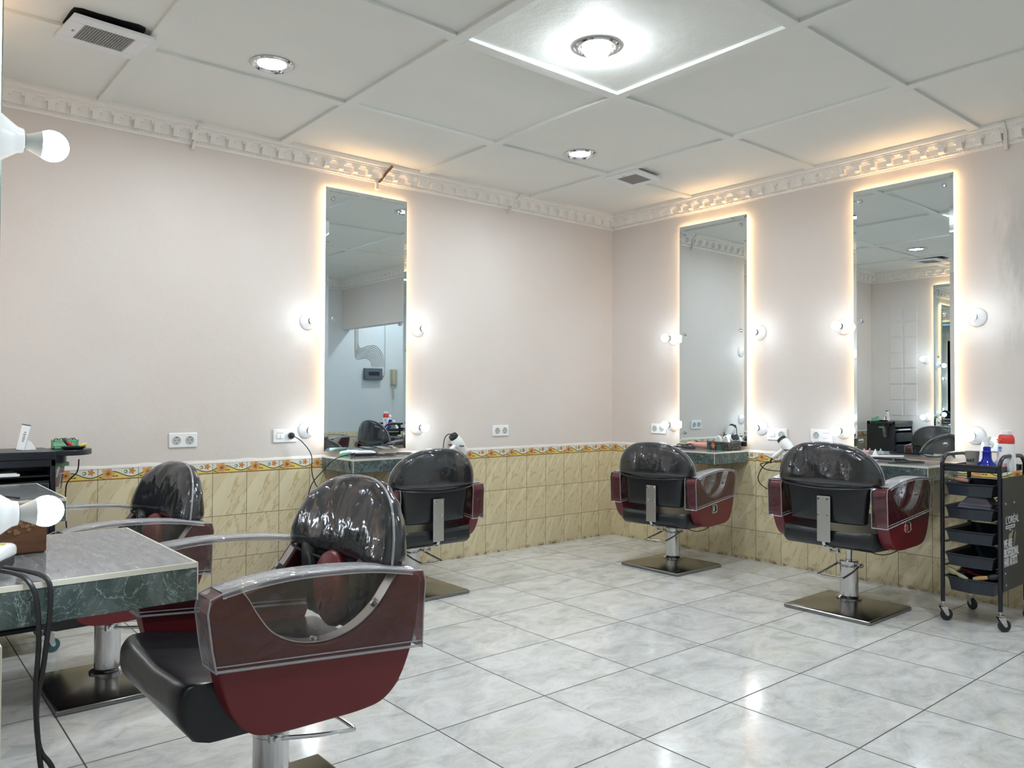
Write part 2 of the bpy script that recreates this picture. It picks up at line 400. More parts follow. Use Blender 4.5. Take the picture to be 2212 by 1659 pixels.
# ceiling: recessed boards between lower flat ribs
XR = [-6.98, -5.983, -4.984, -3.984, -2.985, -1.986, -.987]; YR = [-.870, -1.870, -2.870, -3.870]; hw = .03
bm = B(); box2(bm, (-7.2, -5.2, PAN), (1.2, .12, PAN+.06))
xs = [-7.2]+XR+[1.2]; ys = [.12]+YR+[-5.2]
for x in XR: box2(bm, (x-hw, -5.2, RIB), (x+hw, .12, PAN+.005))
for y in YR:
    for a, b in zip(xs, xs[1:]): box2(bm, (a+(hw if a > -7.1 else 0), y-hw, RIB), (b-(hw if b < 1 else 0), y+hw, PAN+.005))
struct(fin('ceiling', bm, 'ceiling', smooth=False, bevel=.0015, segs=1))
# tiled dado
DT = .773
bm = B(); box2(bm, (-7.08, -.008, 0), (0, 0, DT)); struct(fin('trim_1', bm, 'dado_x', smooth=False))
bm = B(); box2(bm, (-.008, OPEN, 0), (0, -.008, DT)); struct(fin('trim_2', bm, 'dado_y', smooth=False))
bm = B(); box2(bm, (-4.0, BACK, -.07), (1.18, BACK+.008, .70)); struct(fin('trim_3', bm, 'dado_x', smooth=False))
# plaster lip above the tiles
bm = B()
def lip(p0, p1, nrm):
    p0, p1, nrm = Vector(p0), Vector(p1), Vector(nrm); n = int((p1-p0).length/.03); prev = None
    for i in range(n+1):
        p = p0.lerp(p1, i/n); w = noise.noise(p*9)*.004; d = .006+noise.noise(p*14+Vector((3, 1, 2)))*.003
        q = [bm.verts.new(p+Vector((0, 0, -.003))), bm.verts.new(p+nrm*(d+.004)+Vector((0, 0, -.002))), bm.verts.new(p+nrm*d+Vector((0, 0, .009+w))), bm.verts.new(p+Vector((0, 0, .016+w*2)))]
        if prev:
            for a in range(3): bm.faces.new((prev[a], prev[a+1], q[a+1], q[a]))
        prev = q
lip((-6.9, 0, DT), (-.008, 0, DT), (0, -1, 0)); lip((0, -.004, DT), (0, OPEN, DT), (-1, 0, 0))
struct(fin('trim_4', bm, 'seal_white'))
# ornate cornice
prof = [(0, 2.590), (.010, 2.590), (.011, 2.598), (.017, 2.600), (.018, 2.612), (.026, 2.616), (.028, 2.628), (.032, 2.648), (.046, 2.662), (.060, 2.664), (.061, 2.671), (.068, 2.673), (.070, 2.680), (.084, 2.685), (.086, 2.712), (0, 2.712)]
def cornice(name, p0, p1, nrm, ext0=0, ext1=0):
    bm = B(); p0, p1, nrm = Vector(p0), Vector(p1), Vector(nrm); L = (p1-p0).length; t = (p1-p0)/L
    a = [bm.verts.new(p0+nrm*d+t*(ext0*d)+Vector((0, 0, z))) for d, z in prof]; b = [bm.verts.new(p1+nrm*d-t*(ext1*d)+Vector((0, 0, z))) for d, z in prof]
    for i in range(len(prof)): bm.faces.new((a[i], a[(i+1) % len(prof)], b[(i+1) % len(prof)], b[i]))
    bm.faces.new(a); bm.faces.new(b[::-1])
    rot = Matrix((t, nrm, (0, 0, 1))).transposed()
    n = int(L/.1)
    for i in range(n):
        c = p0+t*((i+.5)*L/n)
        # carved bracket block
        pts = [(.020, 2.616), (.040, 2.612), (.054, 2.620), (.058, 2.636), (.064, 2.664), (.020, 2.664)]
        prism(bm, pts, lambda u, v, w: c+nrm*u+t*w+Vector((0, 0, v)), -.016, .016)
        for sgn in (-1, 1):
            pts2 = [(.020, 2.646), (.056, 2.650), (.062, 2.664), (.020, 2.664)]
            prism(bm, pts2, lambda u, v, w: c+nrm*u+t*w+Vector((0, 0, v)), sgn*.016, sgn*.030)
    n = int(L/.0165)
    for i in range(n):
        c = p0+t*((i+.5)*L/n)
        box(bm, c+nrm*.0185+Vector((0, 0, 2.606)), (.008, .010, .009), rot)
        box(bm, c+nrm*.069+Vector((0, 0, 2.6765)), (.009, .008, .007), rot)
    return struct(fin(name, bm, 'cornice', smooth=False))
cornice('trim_5', (PX, 0, 0), (0, 0, 0), (0, -1, 0), 1, 1)
cornice('trim_6', (0, 0, 0), (0, BACK, 0), (-1, 0, 0), 1, 1)
cornice('trim_9', (0, BACK, 0), (-7.0, BACK, 0), (0, 1, 0), 1, 1)
cornice('trim_10', (PX, PEND, 0), (PX, 0, 0), (1, 0, 0), 0, 1)
# plaster collars over the cornice joints
def joint(name, c, nrm, t, tilt):
    bm = B(); c, nrm, t = Vector(c), Vector(nrm), Vector(t)
    pts = smooth_path([(.0, 2.565), (.016, 2.572), (.034, 2.61), (.05, 2.655), (.078, 2.672), (.094, 2.697)], 5)
    pts2 = [(p[0], p[1]) for p in [(q.x, q.y) for q in [Vector((a[0], a[1], 0)) for a in pts]]]
    prev = None
    for k, (u, v) in enumerate(pts2):
        s_ = tilt*(v-2.6); w = .009+.004*noise.noise(Vector((k*.7, c.x, c.y)))
        q = [bm.verts.new(c+nrm*(u-.02)+t*(s_-w)+Vector((0, 0, v))), bm.verts.new(c+nrm*(u+.004)+t*(s_-w)+Vector((0, 0, v))), bm.verts.new(c+nrm*(u+.004)+t*(s_+w)+Vector((0, 0, v))), bm.verts.new(c+nrm*(u-.02)+t*(s_+w)+Vector((0, 0, v)))]
        if prev:
            for a in range(4): bm.faces.new((prev[a], prev[(a+1) % 4], q[(a+1) % 4], q[a]))
        prev = q
    return struct(fin(name, bm, 'seal_white'))
joint('trim_11', (-3.50, 0, 0), (0, -1, 0), (1, 0, 0), .1)
joint('trim_12', (-1.15, 0, 0), (0, -1, 0), (1, 0, 0), .35)
joint('trim_13', (0, -3.01, 0), (-1, 0, 0), (0, -1, 0), .1)
# rusty bracket hanging at the cornice above the left-wall mirror
t_ = tag(empty('hanger_bracket', (-2.29, -.004, 2.56)), 'rusty metal bracket strap crossing the cornice above the left-wall mirror', 'bracket')
bm = B(); tube(bm, [(.045, -.10, .133), (.04, -.088, .12), (.02, -.066, .09), (.004, -.04, .055), (-.012, -.022, .03)], .009, 6, 5); fin('strap', bm, 'rust', t_)
bm = B(); box(bm, (-.022, -.014, .006), (.024, .022, .05)); box(bm, (-.008, -.022, .035), (.02, .014, .02)); fin('plaster_clip', bm, 'seal_white', t_, bevel=.004)
# ---------------------------------------------------------------- ceiling fittings
def downlight(loc, label, drop):
    o = tag(empty('ceiling_light', (loc[0], loc[1], PAN)), label, 'ceiling light')
    bm = B(); lathe(bm, [(.060, -.0005), (.100, -.0005), (.101, -.005), (.094, -.012), (.085, -.012), (.078, -.006), (.074, -.001), (.068, -.0008)], n=48, caps=False); fin('ring', bm, 'chrome', o)
    bm = B(); R_ = .066
    lathe(bm, [(.001, -drop)]+[(R_*math.sin(a), -drop*math.cos(a)) for a in [i*PI/16 for i in range(1, 8)]]+[(R_, -.001)], n=32, caps=False); fin('bulb', bm, 'downlight', o)
    return o
downlight((-3.487, -1.08), 'round chrome ceiling light left, in the row near the left wall', .006)
downlight((-2.464, -2.19), 'round chrome ceiling light with bulging bulb lighting up its panel', .055)
downlight((-1.444, -1.06), 'round chrome ceiling light nearest the corner, beside the small vent', .006)
downlight((-1.395, -3.66), 'ceiling light cut off at the top right of the photo', .012)
downlight((-3.5, -3.45), 'added unseen ceiling light above the nearest chair', .006)  # unseen lamp, added for general room light
downlight((-5.6, -1.5), 'added unseen ceiling light behind the partition', .02)  # another added lamp, fills the room from out of view
downlight((.62, -4.25), 'added unseen ceiling light brightening the alcove', .02)  # lamp added to brighten the alcove reflected in the left-wall mirror
def vent(loc, rz, tilt, s, label):
    o = tag(empty('ceiling_vent', loc, rz), label, 'vent'); o.rotation_euler = (tilt[0], tilt[1], rz)
    bm = B(); h = s/2; g = s*.30
    for a, b in (((-h, -h), (h, -g)), ((-h, g), (h, h)), ((-h, -g), (-g*1.05, g)), ((g*1.05, -g), (h, g))): box2(bm, (*a, -.015), (*b, 0))
    fin('frame', bm, 'vent_white', o, bevel=.003)
    bm = B()
    for i in range(19): x = -g+i*2*g/18; box2(bm, (x-.0035, -g, -.012), (x+.0035, g, -.007))
    for i in range(9): y = -g+i*2*g/8; box2(bm, (-g, y-.002, -.012), (g, y+.002, -.006))
    fin('grille', bm, 'grille', o, smooth=False)
    bm = B(); box2(bm, (-g*1.06, -g, -.004), (g*1.06, g, -.001)); fin('duct', bm, 'dark', o)
    bm = B(); box2(bm, (-h*.8, -.006*s/.3, -.016), (-h*.74, .014, -.015)); fin('badge', bm, 'grey_text', o)
    return o
vent((-4.166, -.932, RIB-.004), math.radians(4), (math.radians(2.5), 0), .31, 'square white ceiling vent at the left with a dark gap around it')
vent((-.83, -.975, RIB-.004), math.radians(3), (0, math.radians(2)), .28, 'small white ceiling vent near the room corner')
# dark sheet standing in for the shaded gap round the left vent
bm = B(); pts = []
for i in range(40):
    a = 2*PI*i/40; r_ = .154+.012*noise.noise(Vector((math.cos(a)*2, math.sin(a)*2, 4)))
    sq = 1/max(abs(math.cos(a)), abs(math.sin(a))); r2 = min(r_*sq*.93, .19)
    pts.append((-4.174+r2*math.cos(a), -.946+r2*math.sin(a)))
prism(bm, pts, lambda u, v, w: Vector((u, min(v, -.80), w)), PAN-.0015, PAN+.001); fin('gap_shade', bm, 'dark').name = 'ceiling_gap_shade'
bpy.data.objects['ceiling_gap_shade']['kind'] = 'structure'; bpy.data.objects['ceiling_gap_shade'].name = 'trim_14'
# ---------------------------------------------------------------- mirrors
GAP = .034
def wall_mirror(name, org, u, nrm, label, w=.603, z0=.812, z1=2.495):
    """org: wall point at the mirror's centre (z 0); u: along wall; nrm: out of wall"""
    ang = math.atan2(u[1], u[0]); o = tag(empty(name, (*org, z0), ang), label, 'mirror')   # local x along wall, local y = into room or away
    s = 1 if Vector((-u[1], u[0], 0)).dot(Vector((*nrm, 0))) > 0 else -1
    H = z1-z0
    def Y(d): return s*d
    def bxy(bm, x0, x1, d0, d1, za, zb, mi=0): return box2(bm, (x0, min(Y(d0), Y(d1)), za), (x1, max(Y(d0), Y(d1)), zb), mi)
    # glass with a bevelled rim
    bm = B(); bw = .022; d0, d1 = GAP-.005, GAP
    O = [(-w/2, 0), (w/2, 0), (w/2, H), (-w/2, H)]; I = [(-w/2+bw, bw), (w/2-bw, bw), (w/2-bw, H-bw), (-w/2+bw, H-bw)]
    vo0 = [bm.verts.new((x, Y(d0), z)) for x, z in O]; vo1 = [bm.verts.new((x, Y(d1-.0022), z)) for x, z in O]; vi = [bm.verts.new((x, Y(d1), z)) for x, z in I]
    bm.faces.new(vi); bm.faces.new(vo0)
    for i in range(4):
        j = (i+1) % 4; bm.faces.new((vo1[i], vo1[j], vi[j], vi[i])); f = bm.faces.new((vo0[i], vo0[j], vo1[j], vo1[i])); f.material_index = 1
    fin('glass', bm, ['mirror', 'glass_edge'], o, smooth=False)
    for x in (-w/2+.05, w/2-.05):
        for z in (H-.07, H*.5, .08):
            bm = B(); lathe(bm, [(.007, 0), (.007, GAP), (.0125, GAP), (.0135, GAP+.004), (.012, GAP+.011), (.004, GAP+.012)], (x, 0, z), (0, s, 0), 24); fin('standoff', bm, 'chrome', o)
    e = .016
    bm = B(); bxy(bm, -w/2+e, -w/2+e+.008, .0235, .0285, .05, H-.03); fin('led_strip', bm, 'led', o, smooth=False)
    bm = B(); bxy(bm, w/2-e-.008, w/2-e, .0235, .0285, .05, H-.03); fin('led_strip', bm, 'led', o, smooth=False)
    bm = B(); bxy(bm, -w/2+.02, w/2-.02, .001, .009, H-.02, H-.012); fin('led_strip', bm, 'led_top', o, smooth=False)
    return o
wall_mirror('wall_mirror', (-2.385, 0), (1, 0), (0, -1), 'tall backlit mirror on the left wall, the only one there')
wall_mirror('wall_mirror', (0, -1.044), (0, 1), (-1, 0), 'tall backlit mirror on the right wall, nearer the corner')
wall_mirror('wall_mirror', (0, -2.436), (0, 1), (-1, 0), 'tall backlit mirror on the right wall beside the black trolley')
wall_mirror('wall_mirror', (PX, -1.044), (0, 1), (1, 0), 'backlit mirror on the partition, seen only as a reflection')
wall_mirror('wall_mirror', (PX, -2.48), (0, 1), (1, 0), 'mirror on the near end of the partition, hidden from the camera')
# ---------------------------------------------------------------- vanity bulbs
lampmesh = {}
def wall_lamp(p, nrm, label):
    o = tag(empty('wall_lamp', p, math.atan2(nrm[1], nrm[0])), label, 'wall lamp', 'bulb sockets beside the mirrors' if 0 else None)
    if not lampmesh:
        bm = B(); lathe(bm, [(.052, 0), (.053, .006), (.046, .016), (.033, .034), (.0245, .046), (.0225, .055), (.0215, .056), (.018, .05)], d=(1, 0, 0), n=40, caps=False); a = fin('socket', bm, 'white_gloss', o, ang=60)
        bm = B(); lathe(bm, [(.0165, .048), (.0165, .058)], d=(1, 0, 0), n=24); b = fin('screw_base', bm, 'steel', o)
        bm = B(); lathe(bm, [(.0135, .056), (.0145, .062), (.0195, .074), (.0245, .085)], d=(1, 0, 0), n=32, caps=False); c = fin('bulb_neck', bm, 'near_bulb_neck', o)
        bm = B(); R_ = .0295; cx = .103
        lathe(bm, [(R_*math.sin(a_), cx-R_*math.cos(a_)) for a_ in [PI*.32+i*(PI*.675)/12 for i in range(13)]], d=(1, 0, 0), n=32); d_ = fin('bulb', bm, 'bulb', o)
        lampmesh['k'] = o
    else:
        for ch in lampmesh['k'].children:
            c = ch.copy(); COL.objects.link(c); c.parent = o
    return o
ZU, ZL = 1.630, .950
for x, zz, l in ((-2.790, ZU, 'upper bulb left of the left-wall mirror'), (-1.970, ZU, 'upper bulb right of the left-wall mirror'), (-2.795, ZL, 'lower bulb left of the left-wall mirror, by the plugged socket'), (-1.972, ZL, 'lower bulb right of the left-wall mirror')):
    wall_lamp((x, 0, zz), (0, -1), 'lit white '+l)
for y, zz, l in ((-.657, ZU, 'upper bulb left of the corner mirror on the right wall'), (-1.434, ZU, 'upper bulb right of the corner mirror on the right wall'), (-.655, ZL, 'lower bulb left of the corner mirror on the right wall'), (-1.445, ZL, 'lower bulb right of the corner mirror, beside a light switch'),
                 (-2.055, ZU, 'upper bulb left of the mirror beside the trolley'), (-2.85, ZU, 'upper bulb right of the mirror beside the trolley'), (-2.05, ZL, 'lower bulb left of the mirror beside the trolley'), (-2.838, ZL, 'lower bulb above the trolley, behind the blue bottle')):
    wall_lamp((0, y, zz), (-1, 0), 'lit white '+l)
for y, zz, l in ((-2.868, ZU+.006, 'large near bulb at the upper left edge of the photo'), (-2.868, ZL-.014, 'large near bulb at the left edge, before the wooden box'), (-.652, ZU, 'upper bulb of the far partition mirror, reflected only'), (-.652, ZL, 'lower bulb of the far partition mirror, reflected only'),
                 (-1.436, ZU, 'upper bulb between the partition mirrors'), (-1.436, ZL, 'lower bulb between the partition mirrors')):
    wall_lamp((PX, y, zz), (1, 0), 'lit white '+l)
# ---------------------------------------------------------------- sockets and switches
def socket_box(p, nrm, kinds, label, w=.155, h=.082):
    o = tag(empty('wall_socket', p, math.atan2(nrm[1], nrm[0])+PI/2), label, 'socket')   # local x along wall, -y into room
    bm = B(); box(bm, (0, -.005, 0), (w, .010, h)); fin('plate', bm, 'white_plastic', o, bevel=.0045, segs=3)
    for k, x in zip(kinds, (-.036, .036)):
        if k == 's':
            bm = B(); lathe(bm, [(.0225, 0), (.0225, .0135), (.0195, .0135), (.0188, .0108), (.001, .0108)], (x, 0, 0), (0, -1, 0), 32, caps=False)
            r_ = fin('outlet', bm, 'socket_grey', o)
            bm = B()
            for dx in (-.0095, .0095): cyl(bm, (x+dx, -.0105, 0), (0, -1, 0), .0028, .0006, 12)
            for dz in (-.0165, .0165): box(bm, (x, -.0112, dz), (.006, .001, .004))
            fin('contact', bm, 'dark', r_, smooth=False)
        else:
            bm = B(); box(bm, (x-.011, -.012, -.003), (.0205, .007, .028)); box(bm, (x+.011, -.012, -.003), (.0205, .007, .028)); fin('switch', bm, 'white_gloss', o, bevel=.002)
            bm = B(); box(bm, (x, -.0101, .017), (.044, .0006, .005)); fin('marking', bm, 'grey_text' if 0 else 'socket_grey', o)
    return o
socket_box((-3.537, 0, .910), (0, -1), 'ss', 'white double socket on the left wall above the far left chair')
socket_box((-2.932, 0, .918), (0, -1), 'ws', 'white switch and socket with a black plug, left of the mirror')
socket_box((-1.228, 0, .910), (0, -1), 'ss', 'white double socket on the left wall right of its mirror')
socket_box((0, -.512, .914), (-1, 0), 'ss', 'white socket on the right wall near the corner, half lost in glare')
socket_box((0, -1.570, .908), (-1, 0), 'ws', 'white switch and socket right of the corner mirror')
socket_box((0, -1.900, .913), (-1, 0), 'sw', 'white socket and switch left of the mirror by the trolley')
socket_box((0, -2.945, .903), (-1, 0), 's', 'white socket behind the blue spray bottle')
# ---------------------------------------------------------------- counters
def counter(org, ang, label, d=.415, w=.604, th=.083):
    """org on wall at centre; local x along wall, -y into the room"""
    o = tag(empty('counter', (org[0], org[1], .785), ang), label, 'counter')
    bm = B(); box2(bm, (-w/2, -d, -th), (w/2, -.001, -.010)); fin('apron', bm, 'green_marble', o, bevel=.0012, segs=1, smooth=False)
    bm = B(); box2(bm, (-w/2+.004, -d+.004, -.010), (w/2-.004, -.001, 0)); fin('tile_top', bm, 'counter_top', o, smooth=False)
    bm = B()
    box2(bm, (-w/2-.001, -d-.001, -.0105), (w/2+.001, -d+.004, .0005)); box2(bm, (-w/2-.001, -d+.004, -.0105), (-w/2+.004, -.001, .0005)); box2(bm, (w/2-.004, -d+.004, -.0105), (w/2+.001, -.001, .0005))
    for sx in (-1, 1): box2(bm, (sx*w/2-.0015, -d-.001, -th), (sx*w/2+.0015, -d+.0015, -.0105))
    fin('edge_trim', bm, 'cream', o, smooth=False)
    return o
counter((-2.385, 0), 0, 'marble counter under the left-wall mirror')
counter((0, -1.038), -PI/2, 'marble counter under the corner mirror, holding the tissue box')
counter((0, -2.44), -PI/2, 'marble counter under the mirror by the trolley')
counter((PX, -2.49), PI/2, 'large near marble counter at the left of the photo', d=.412, w=.60)
counter((PX, -1.05), PI/2, 'marble counter on the partition beyond the wooden box', d=.412, w=.62)
# ---------------------------------------------------------------- styling chair
def sm2(pts, k=6): return [(p.x, p.y) for p in smooth_path([(a, b, 0) for a, b in pts], k)]
def make_chair():
    o = empty('styling_chair')
    # base plate: shallow pyramid
    bm = B(); c0 = -.02; h = .242
    lay = [(h, 0.002), (h, .016), (h-.006, .022), (h-.014, .025)]
    rings = [[bm.verts.new((c0+sx*s_, sy*s_, z)) for sx, sy in ((-1, -1), (1, -1), (1, 1), (-1, 1))] for s_, z in lay]
    apex = [bm.verts.new((sx*.05, sy*.05, .058)) for sx, sy in ((-1, -1), (1, -1), (1, 1), (-1, 1))]
    rings.append(apex)
    for a, b in zip(rings, rings[1:]):
        for i in range(4): bm.faces.new((a[i], a[(i+1) % 4], b[(i+1) % 4], b[i]))
    bm.faces.new(rings[0][::-1]); bm.faces.new(apex); fin('base_plate', bm, 'plate_steel', o, bevel=.003)
    bm = B(); lathe(bm, [(.05, .045), (.066, .052), (.067, .062), (.058, .070), (.049, .074), (.048, .235), (.0495, .237), (.0495, .262), (.046, .266), (.018, .267)], n=40); fin('column', bm, 'chrome', o)
    bm = B(); lathe(bm, [(.0165, .20), (.0165, .31)], n=24); box(bm, (0, 0, .305), (.18, .12, .012)); fin('piston', bm, 'chrome', o, loc=(0, 0, 0))
    # pump lever
    bm = B()
    tube(bm, [(.02, .056, .238), (-.01, .062, .238), (-.10, .068, .222), (-.20, .070, .208), (-.222, .060, .205), (-.225, .0, .205), (-.222, -.060, .205), (-.20, -.070, .208), (-.10, -.068, .222), (-.01, -.062, .238), (.02, -.056, .238)], .0058, 10, 6)
    box(bm, (.012, 0, .240), (.030, .128, .022)); cyl(bm, (.012, -.072, .240), (0, 1, 0), .009, .144, 16)
    fin('pump_lever', bm, 'chrome', o, bevel=.002)
    up = []
    # seat
    bm = B()
    side = sm2([(-.235, .305), (-.10, .300), (.10, .300), (.262, .303)], 3)+sm2([(.290, .312), (.322, .36), (.325, .41), (.305, .437), (.27, .440)], 5)+sm2([(.10, .418), (-.10, .410), (-.25, .405)], 4)+sm2([(-.262, .385), (-.262, .33)], 3)
    secs = [(-.253, .93), (-.245, .975), (-.23, 1.0), (-.15, 1.0), (0, 1.0), (.15, 1.0), (.23, 1.0), (.245, .975), (.253, .93)]
    rings = []
    for y, s_ in secs:
        dip = -.012*math.cos(y/.253*PI/2)
        rings.append([bm.verts.new((.03+(u-.03)*s_, y, .365+(v-.365)*s_+(dip if v > .38 else 0)+(.010*abs(y)/.25 if (v > .40 and u > .2) else 0))) for u, v in side])
    for a, b in zip(rings, rings[1:]):
        for i in range(len(side)): bm.faces.new((a[i], a[(i+1) % len(side)], b[(i+1) % len(side)], b[i]))
    bm.faces.new(rings[0][::-1]); bm.faces.new(rings[-1]); up.append(fin('seat', bm, 'black_leather', o, ang=50))
    # backrest lower body
    bm = B(); ol = sm2([(-.205, .455), (-.185, .438), (0, .434), (.185, .438), (.205, .455), (.213, .52), (.225, .60), (.235, .68), (0, .70), (-.235, .68), (-.225, .60), (-.213, .52), (-.205, .455)], 4)[:-1]
    pillow(bm, ol, lambda u, v, w: Vector((-.232+w+.03*(.6-v), u, v)), .075, (0, .57), 5, 10); back = fin('backrest', bm, 'black_leather', o, ang=60); up.append(back)
    bm = B(); ol = [(.085*math.cos(a), .55+.105*math.sin(a)*(1 if math.sin(a) > 0 else 1.1)) for a in [2*PI*i/28 for i in range(28)]]
    pillow(bm, ol, lambda u, v, w: Vector((-.185+w, u, v)), .085, (0, .55), 2.3, 10); fin('lumbar_cushion', bm, 'burgundy', back, ang=60)
    for s_ in (-1, 1):
        bm = B(); tube(bm, [(-.215, s_*.185, .65), (-.195, s_*.15, .61), (-.195, s_*.135, .54), (-.205, s_*.135, .46)], lambda t: .036-.006*t, 14, 6)
        fin('side_bolster', bm, 'black_leather', back, ang=70)
    # headrest cap
    W2 = .278
    pts = []
    for i in range(33):
        a = PI*i/32; cx_ = math.copysign(abs(math.cos(a))**(2/2.35), math.cos(a)); sz = abs(math.sin(a))**(2/2.35)
        pts.append((W2*cx_, .655+.200*sz))
    pts += [(-W2*.95, .640), (-W2*.6, .628), (0, .622), (W2*.6, .628), (W2*.95, .640)]
    def headfn(gr):
        return lambda u, v, w: Vector((-.258+w*gr*(1.0-.42*max(0, (v-.655)/.2))+.055*(u/.3)**2-.02*(v-.64)/.2, u, v))
    bm = B(); pillow(bm, pts, headfn(1), .135, (0, .70), 3.2, 12); head = fin('headrest', bm, 'black_leather', o, ang=60); up.append(head)
    bm = B(); p2 = [(u*1.03, .655+(v-.655)*1.035+(.002 if v > .655 else 0)) for u, v in pts]
    def wr(p, s, j):
        e_ = math.exp(-((s-.97)/.10)**2)
        k = noise.noise(Vector((p.y*34, p.z*34, p.x*12)))*.0040*e_+noise.noise(Vector((p.y*7, p.z*5, p.x*8)))*.003
        sg = 1 if p.x > -.258 else -1
        pl = .45*math.sin(p.y*48*(1+.9*(.86-p.z))+3*noise.noise(Vector((p.y*6, p.z*4, 1))))+.6*noise.noise(Vector((p.y*16, p.z*7, 7)))
        f = max(0, min(1, (p.z-.70)/.12))*max(0, (1-s)*1.4)
        return Vector((sg*(.0055*pl*min(1, f*2)+k), k*.5, k))
    dn = []
    for a_, b_ in zip(p2, p2[1:]+p2[:1]): dn += [a_, ((a_[0]+b_[0])/2, (a_[1]+b_[1])/2)]
    pillow(bm, dn, headfn(1), .150, (0, .70), 3.0, 26, wrinkle=wr)
    bmesh.ops.delete(bm, geom=[f for f in bm.faces if f.calc_center_median().z < .645 and abs(f.calc_center_median().x+.258-.055*(f.calc_center_median().y/.3)**2) < .05], context='FACES')
    fin('clear_cover', bm, 'clear_head', head, ang=80)
    bm = B(); f1 = headfn(1); ring = []
    for i in range(48):
        a = 2*PI*i/48; ca, sa = math.cos(a), math.sin(a)
        u = W2*1.0*math.copysign(abs(ca)**.72, ca); w_ = .071*math.copysign(abs(sa)**.72, sa)
        ring.append(f1(u, .622+.018*min(1, (abs(u)/W2)**2.2), w_))
    tube(bm, ring, .0048, 8, raw=True, closed=True); fin('cover_hem', bm, 'black_leather', head)
    bm = B(); P_ = [headfn(1)(u*1.035, .655+(v-.655)*1.045, .006) for u, v in pts[:33]]
    tube(bm, P_, .0035, 6, 2); fin('cover_seam', bm, 'seam', head)
    # back plate and hinge
    bm = B(); box2(bm, (-.2855, -.037, .335), (-.2805, .037, .578)); bp = fin('back_plate', bm, 'steel', o, bevel=.005); up.append(bp)
    for y in (-.024, .024):
        for z in (.562, .478): bm = B(); lathe(bm, [(.0085, 0), (.0085, .003), (.006, .005), (.002, .005)], (-.2855, y, z), (-1, 0, 0), 16); fin('bolt', bm, 'chrome', bp)
    bm = B(); tube(bm, [(-.283, .0, .338), (-.270, .0, .318), (-.20, .0, .312), (-.17, 0, .31), (-.155, 0, .302)], .010, 8, 5); box(bm, (-.185, 0, .300), (.10, .05, .010)); box(bm, (-.165, .022, .285), (.03, .006, .045)); box(bm, (-.165, -.022, .285), (.03, .006, .045)); cyl(bm, (-.165, -.032, .268), (0, 1, 0), .006, .064, 12)
    box2(bm, (-.16, -.035, .285), (.06, .035, .297)); up.append(fin('tilt_hinge', bm, 'chrome', o, bevel=.002))
    # armrests
    outer_a = sm2([(.218, .661), (.262, .655), (.284, .640), (.288, .61), (.272, .52), (.258, .45), (.235, .385), (.20, .338), (.14, .316), (0, .312), (-.10, .313), (-.160, .325), (-.205, .365), (-.237, .43), (-.258, .50), (-.268, .57), (-.271, .612), (-.264, .630), (-.24, .638), (-.212, .642)], 5)
    notch = sm2([(-.212, .642), (-.182, .602), (-.145, .558), (-.09, .520), (-.03, .502), (.03, .501), (.09, .516), (.14, .548), (.175, .595), (.198, .635), (.218, .661)], 4)
    outline = outer_a+notch[1:-1]
    topc = sm2([(-.24, .644), (-.21, .650), (-.1, .669), (.065, .679), (.18, .674), (.262, .662)], 5)
    for s_ in (-1, 1):
        yi, yo = s_*.258, s_*.322
        bm = B(); prism(bm, outline, lambda u, v, w: Vector((u, w, v)), yi, yo); arm = fin('armrest', bm, 'burgundy', o, bevel=.011, segs=3, ang=60); up.append(arm)
        bm = B(); rim = [(u, v) for u, v in notch]
        for a, b in zip(rim, rim[1:]):
            q = [bm.verts.new((a[0], s_*.272, a[1]+.0025)), bm.verts.new((a[0], s_*.309, a[1]+.0025)), bm.verts.new((b[0], s_*.309, b[1]+.0025)), bm.verts.new((b[0], s_*.272, b[1]+.0025))]
            bm.faces.new(q)
        bmesh.ops.remove_doubles(bm, verts=bm.verts, dist=1e-5)
        bmesh.ops.solidify(bm, geom=bm.faces[:], thickness=.003)
        fin('steel_liner', bm, 'steel', arm, ang=70)
        for (bx, bz, nx, nz) in ((-.148, .566, .7, .7), (.02, .506, 0, 1), (.168, .583, -.8, .6)):
            bm = B(); lathe(bm, [(.011, 0), (.011, .006), (.008, .008), (.003, .008)], (bx, s_*.29, bz), (nx, 0, nz), 12); fin('bolt', bm, 'chrome', arm)
        # clear sleeve
        lo = [(.292, .62), (.282, .535), (.274, .487)]
        ctop = [(.274, .487)]+[(.284, .54), (.2945, .62), (.289, .652)]+topc[::-1]+[(-.272, .640), (-.280, .61), (-.275, .54), (-.271, .437)]
        bm = B(); y0, y1 = s_*.250, s_*.331
        a_ = [bm.verts.new((u, y0, v)) for u, v in ctop]; b_ = [bm.verts.new((u, y1, v)) for u, v in ctop]
        for i in range(len(ctop)-1): bm.faces.new((a_[i], a_[i+1], b_[i+1], b_[i]))
        # side sheets, gridded between the hem and the top
        def sheet(vs):
            f = bm.faces.new(vs); return f
        sheet(a_); sheet(b_)
        bmesh.ops.triangulate(bm, faces=bm.faces[:])
        fin('clear_cover', bm, 'clear', arm, smooth=False)
        bm = B()
        for y in (y0, y1):
            tube(bm, [(u, y, v) for u, v in ctop], .0022, 6, raw=True)
            tube(bm, [(.274, y, .491), (-.270, y, .442)], .0034, 6, raw=True); tube(bm, [(.276, y, .502), (-.271, y, .455)], .0016, 6, raw=True)
        for u, v in ((.274, .489), (-.271, .439)): tube(bm, [(u, y0, v), (u, y1, v)], .003, 6, raw=True)
        fin('cover_seam', bm, 'seam', arm)
        # top band of doubled film
        bm = B(); n_ = len(topc)
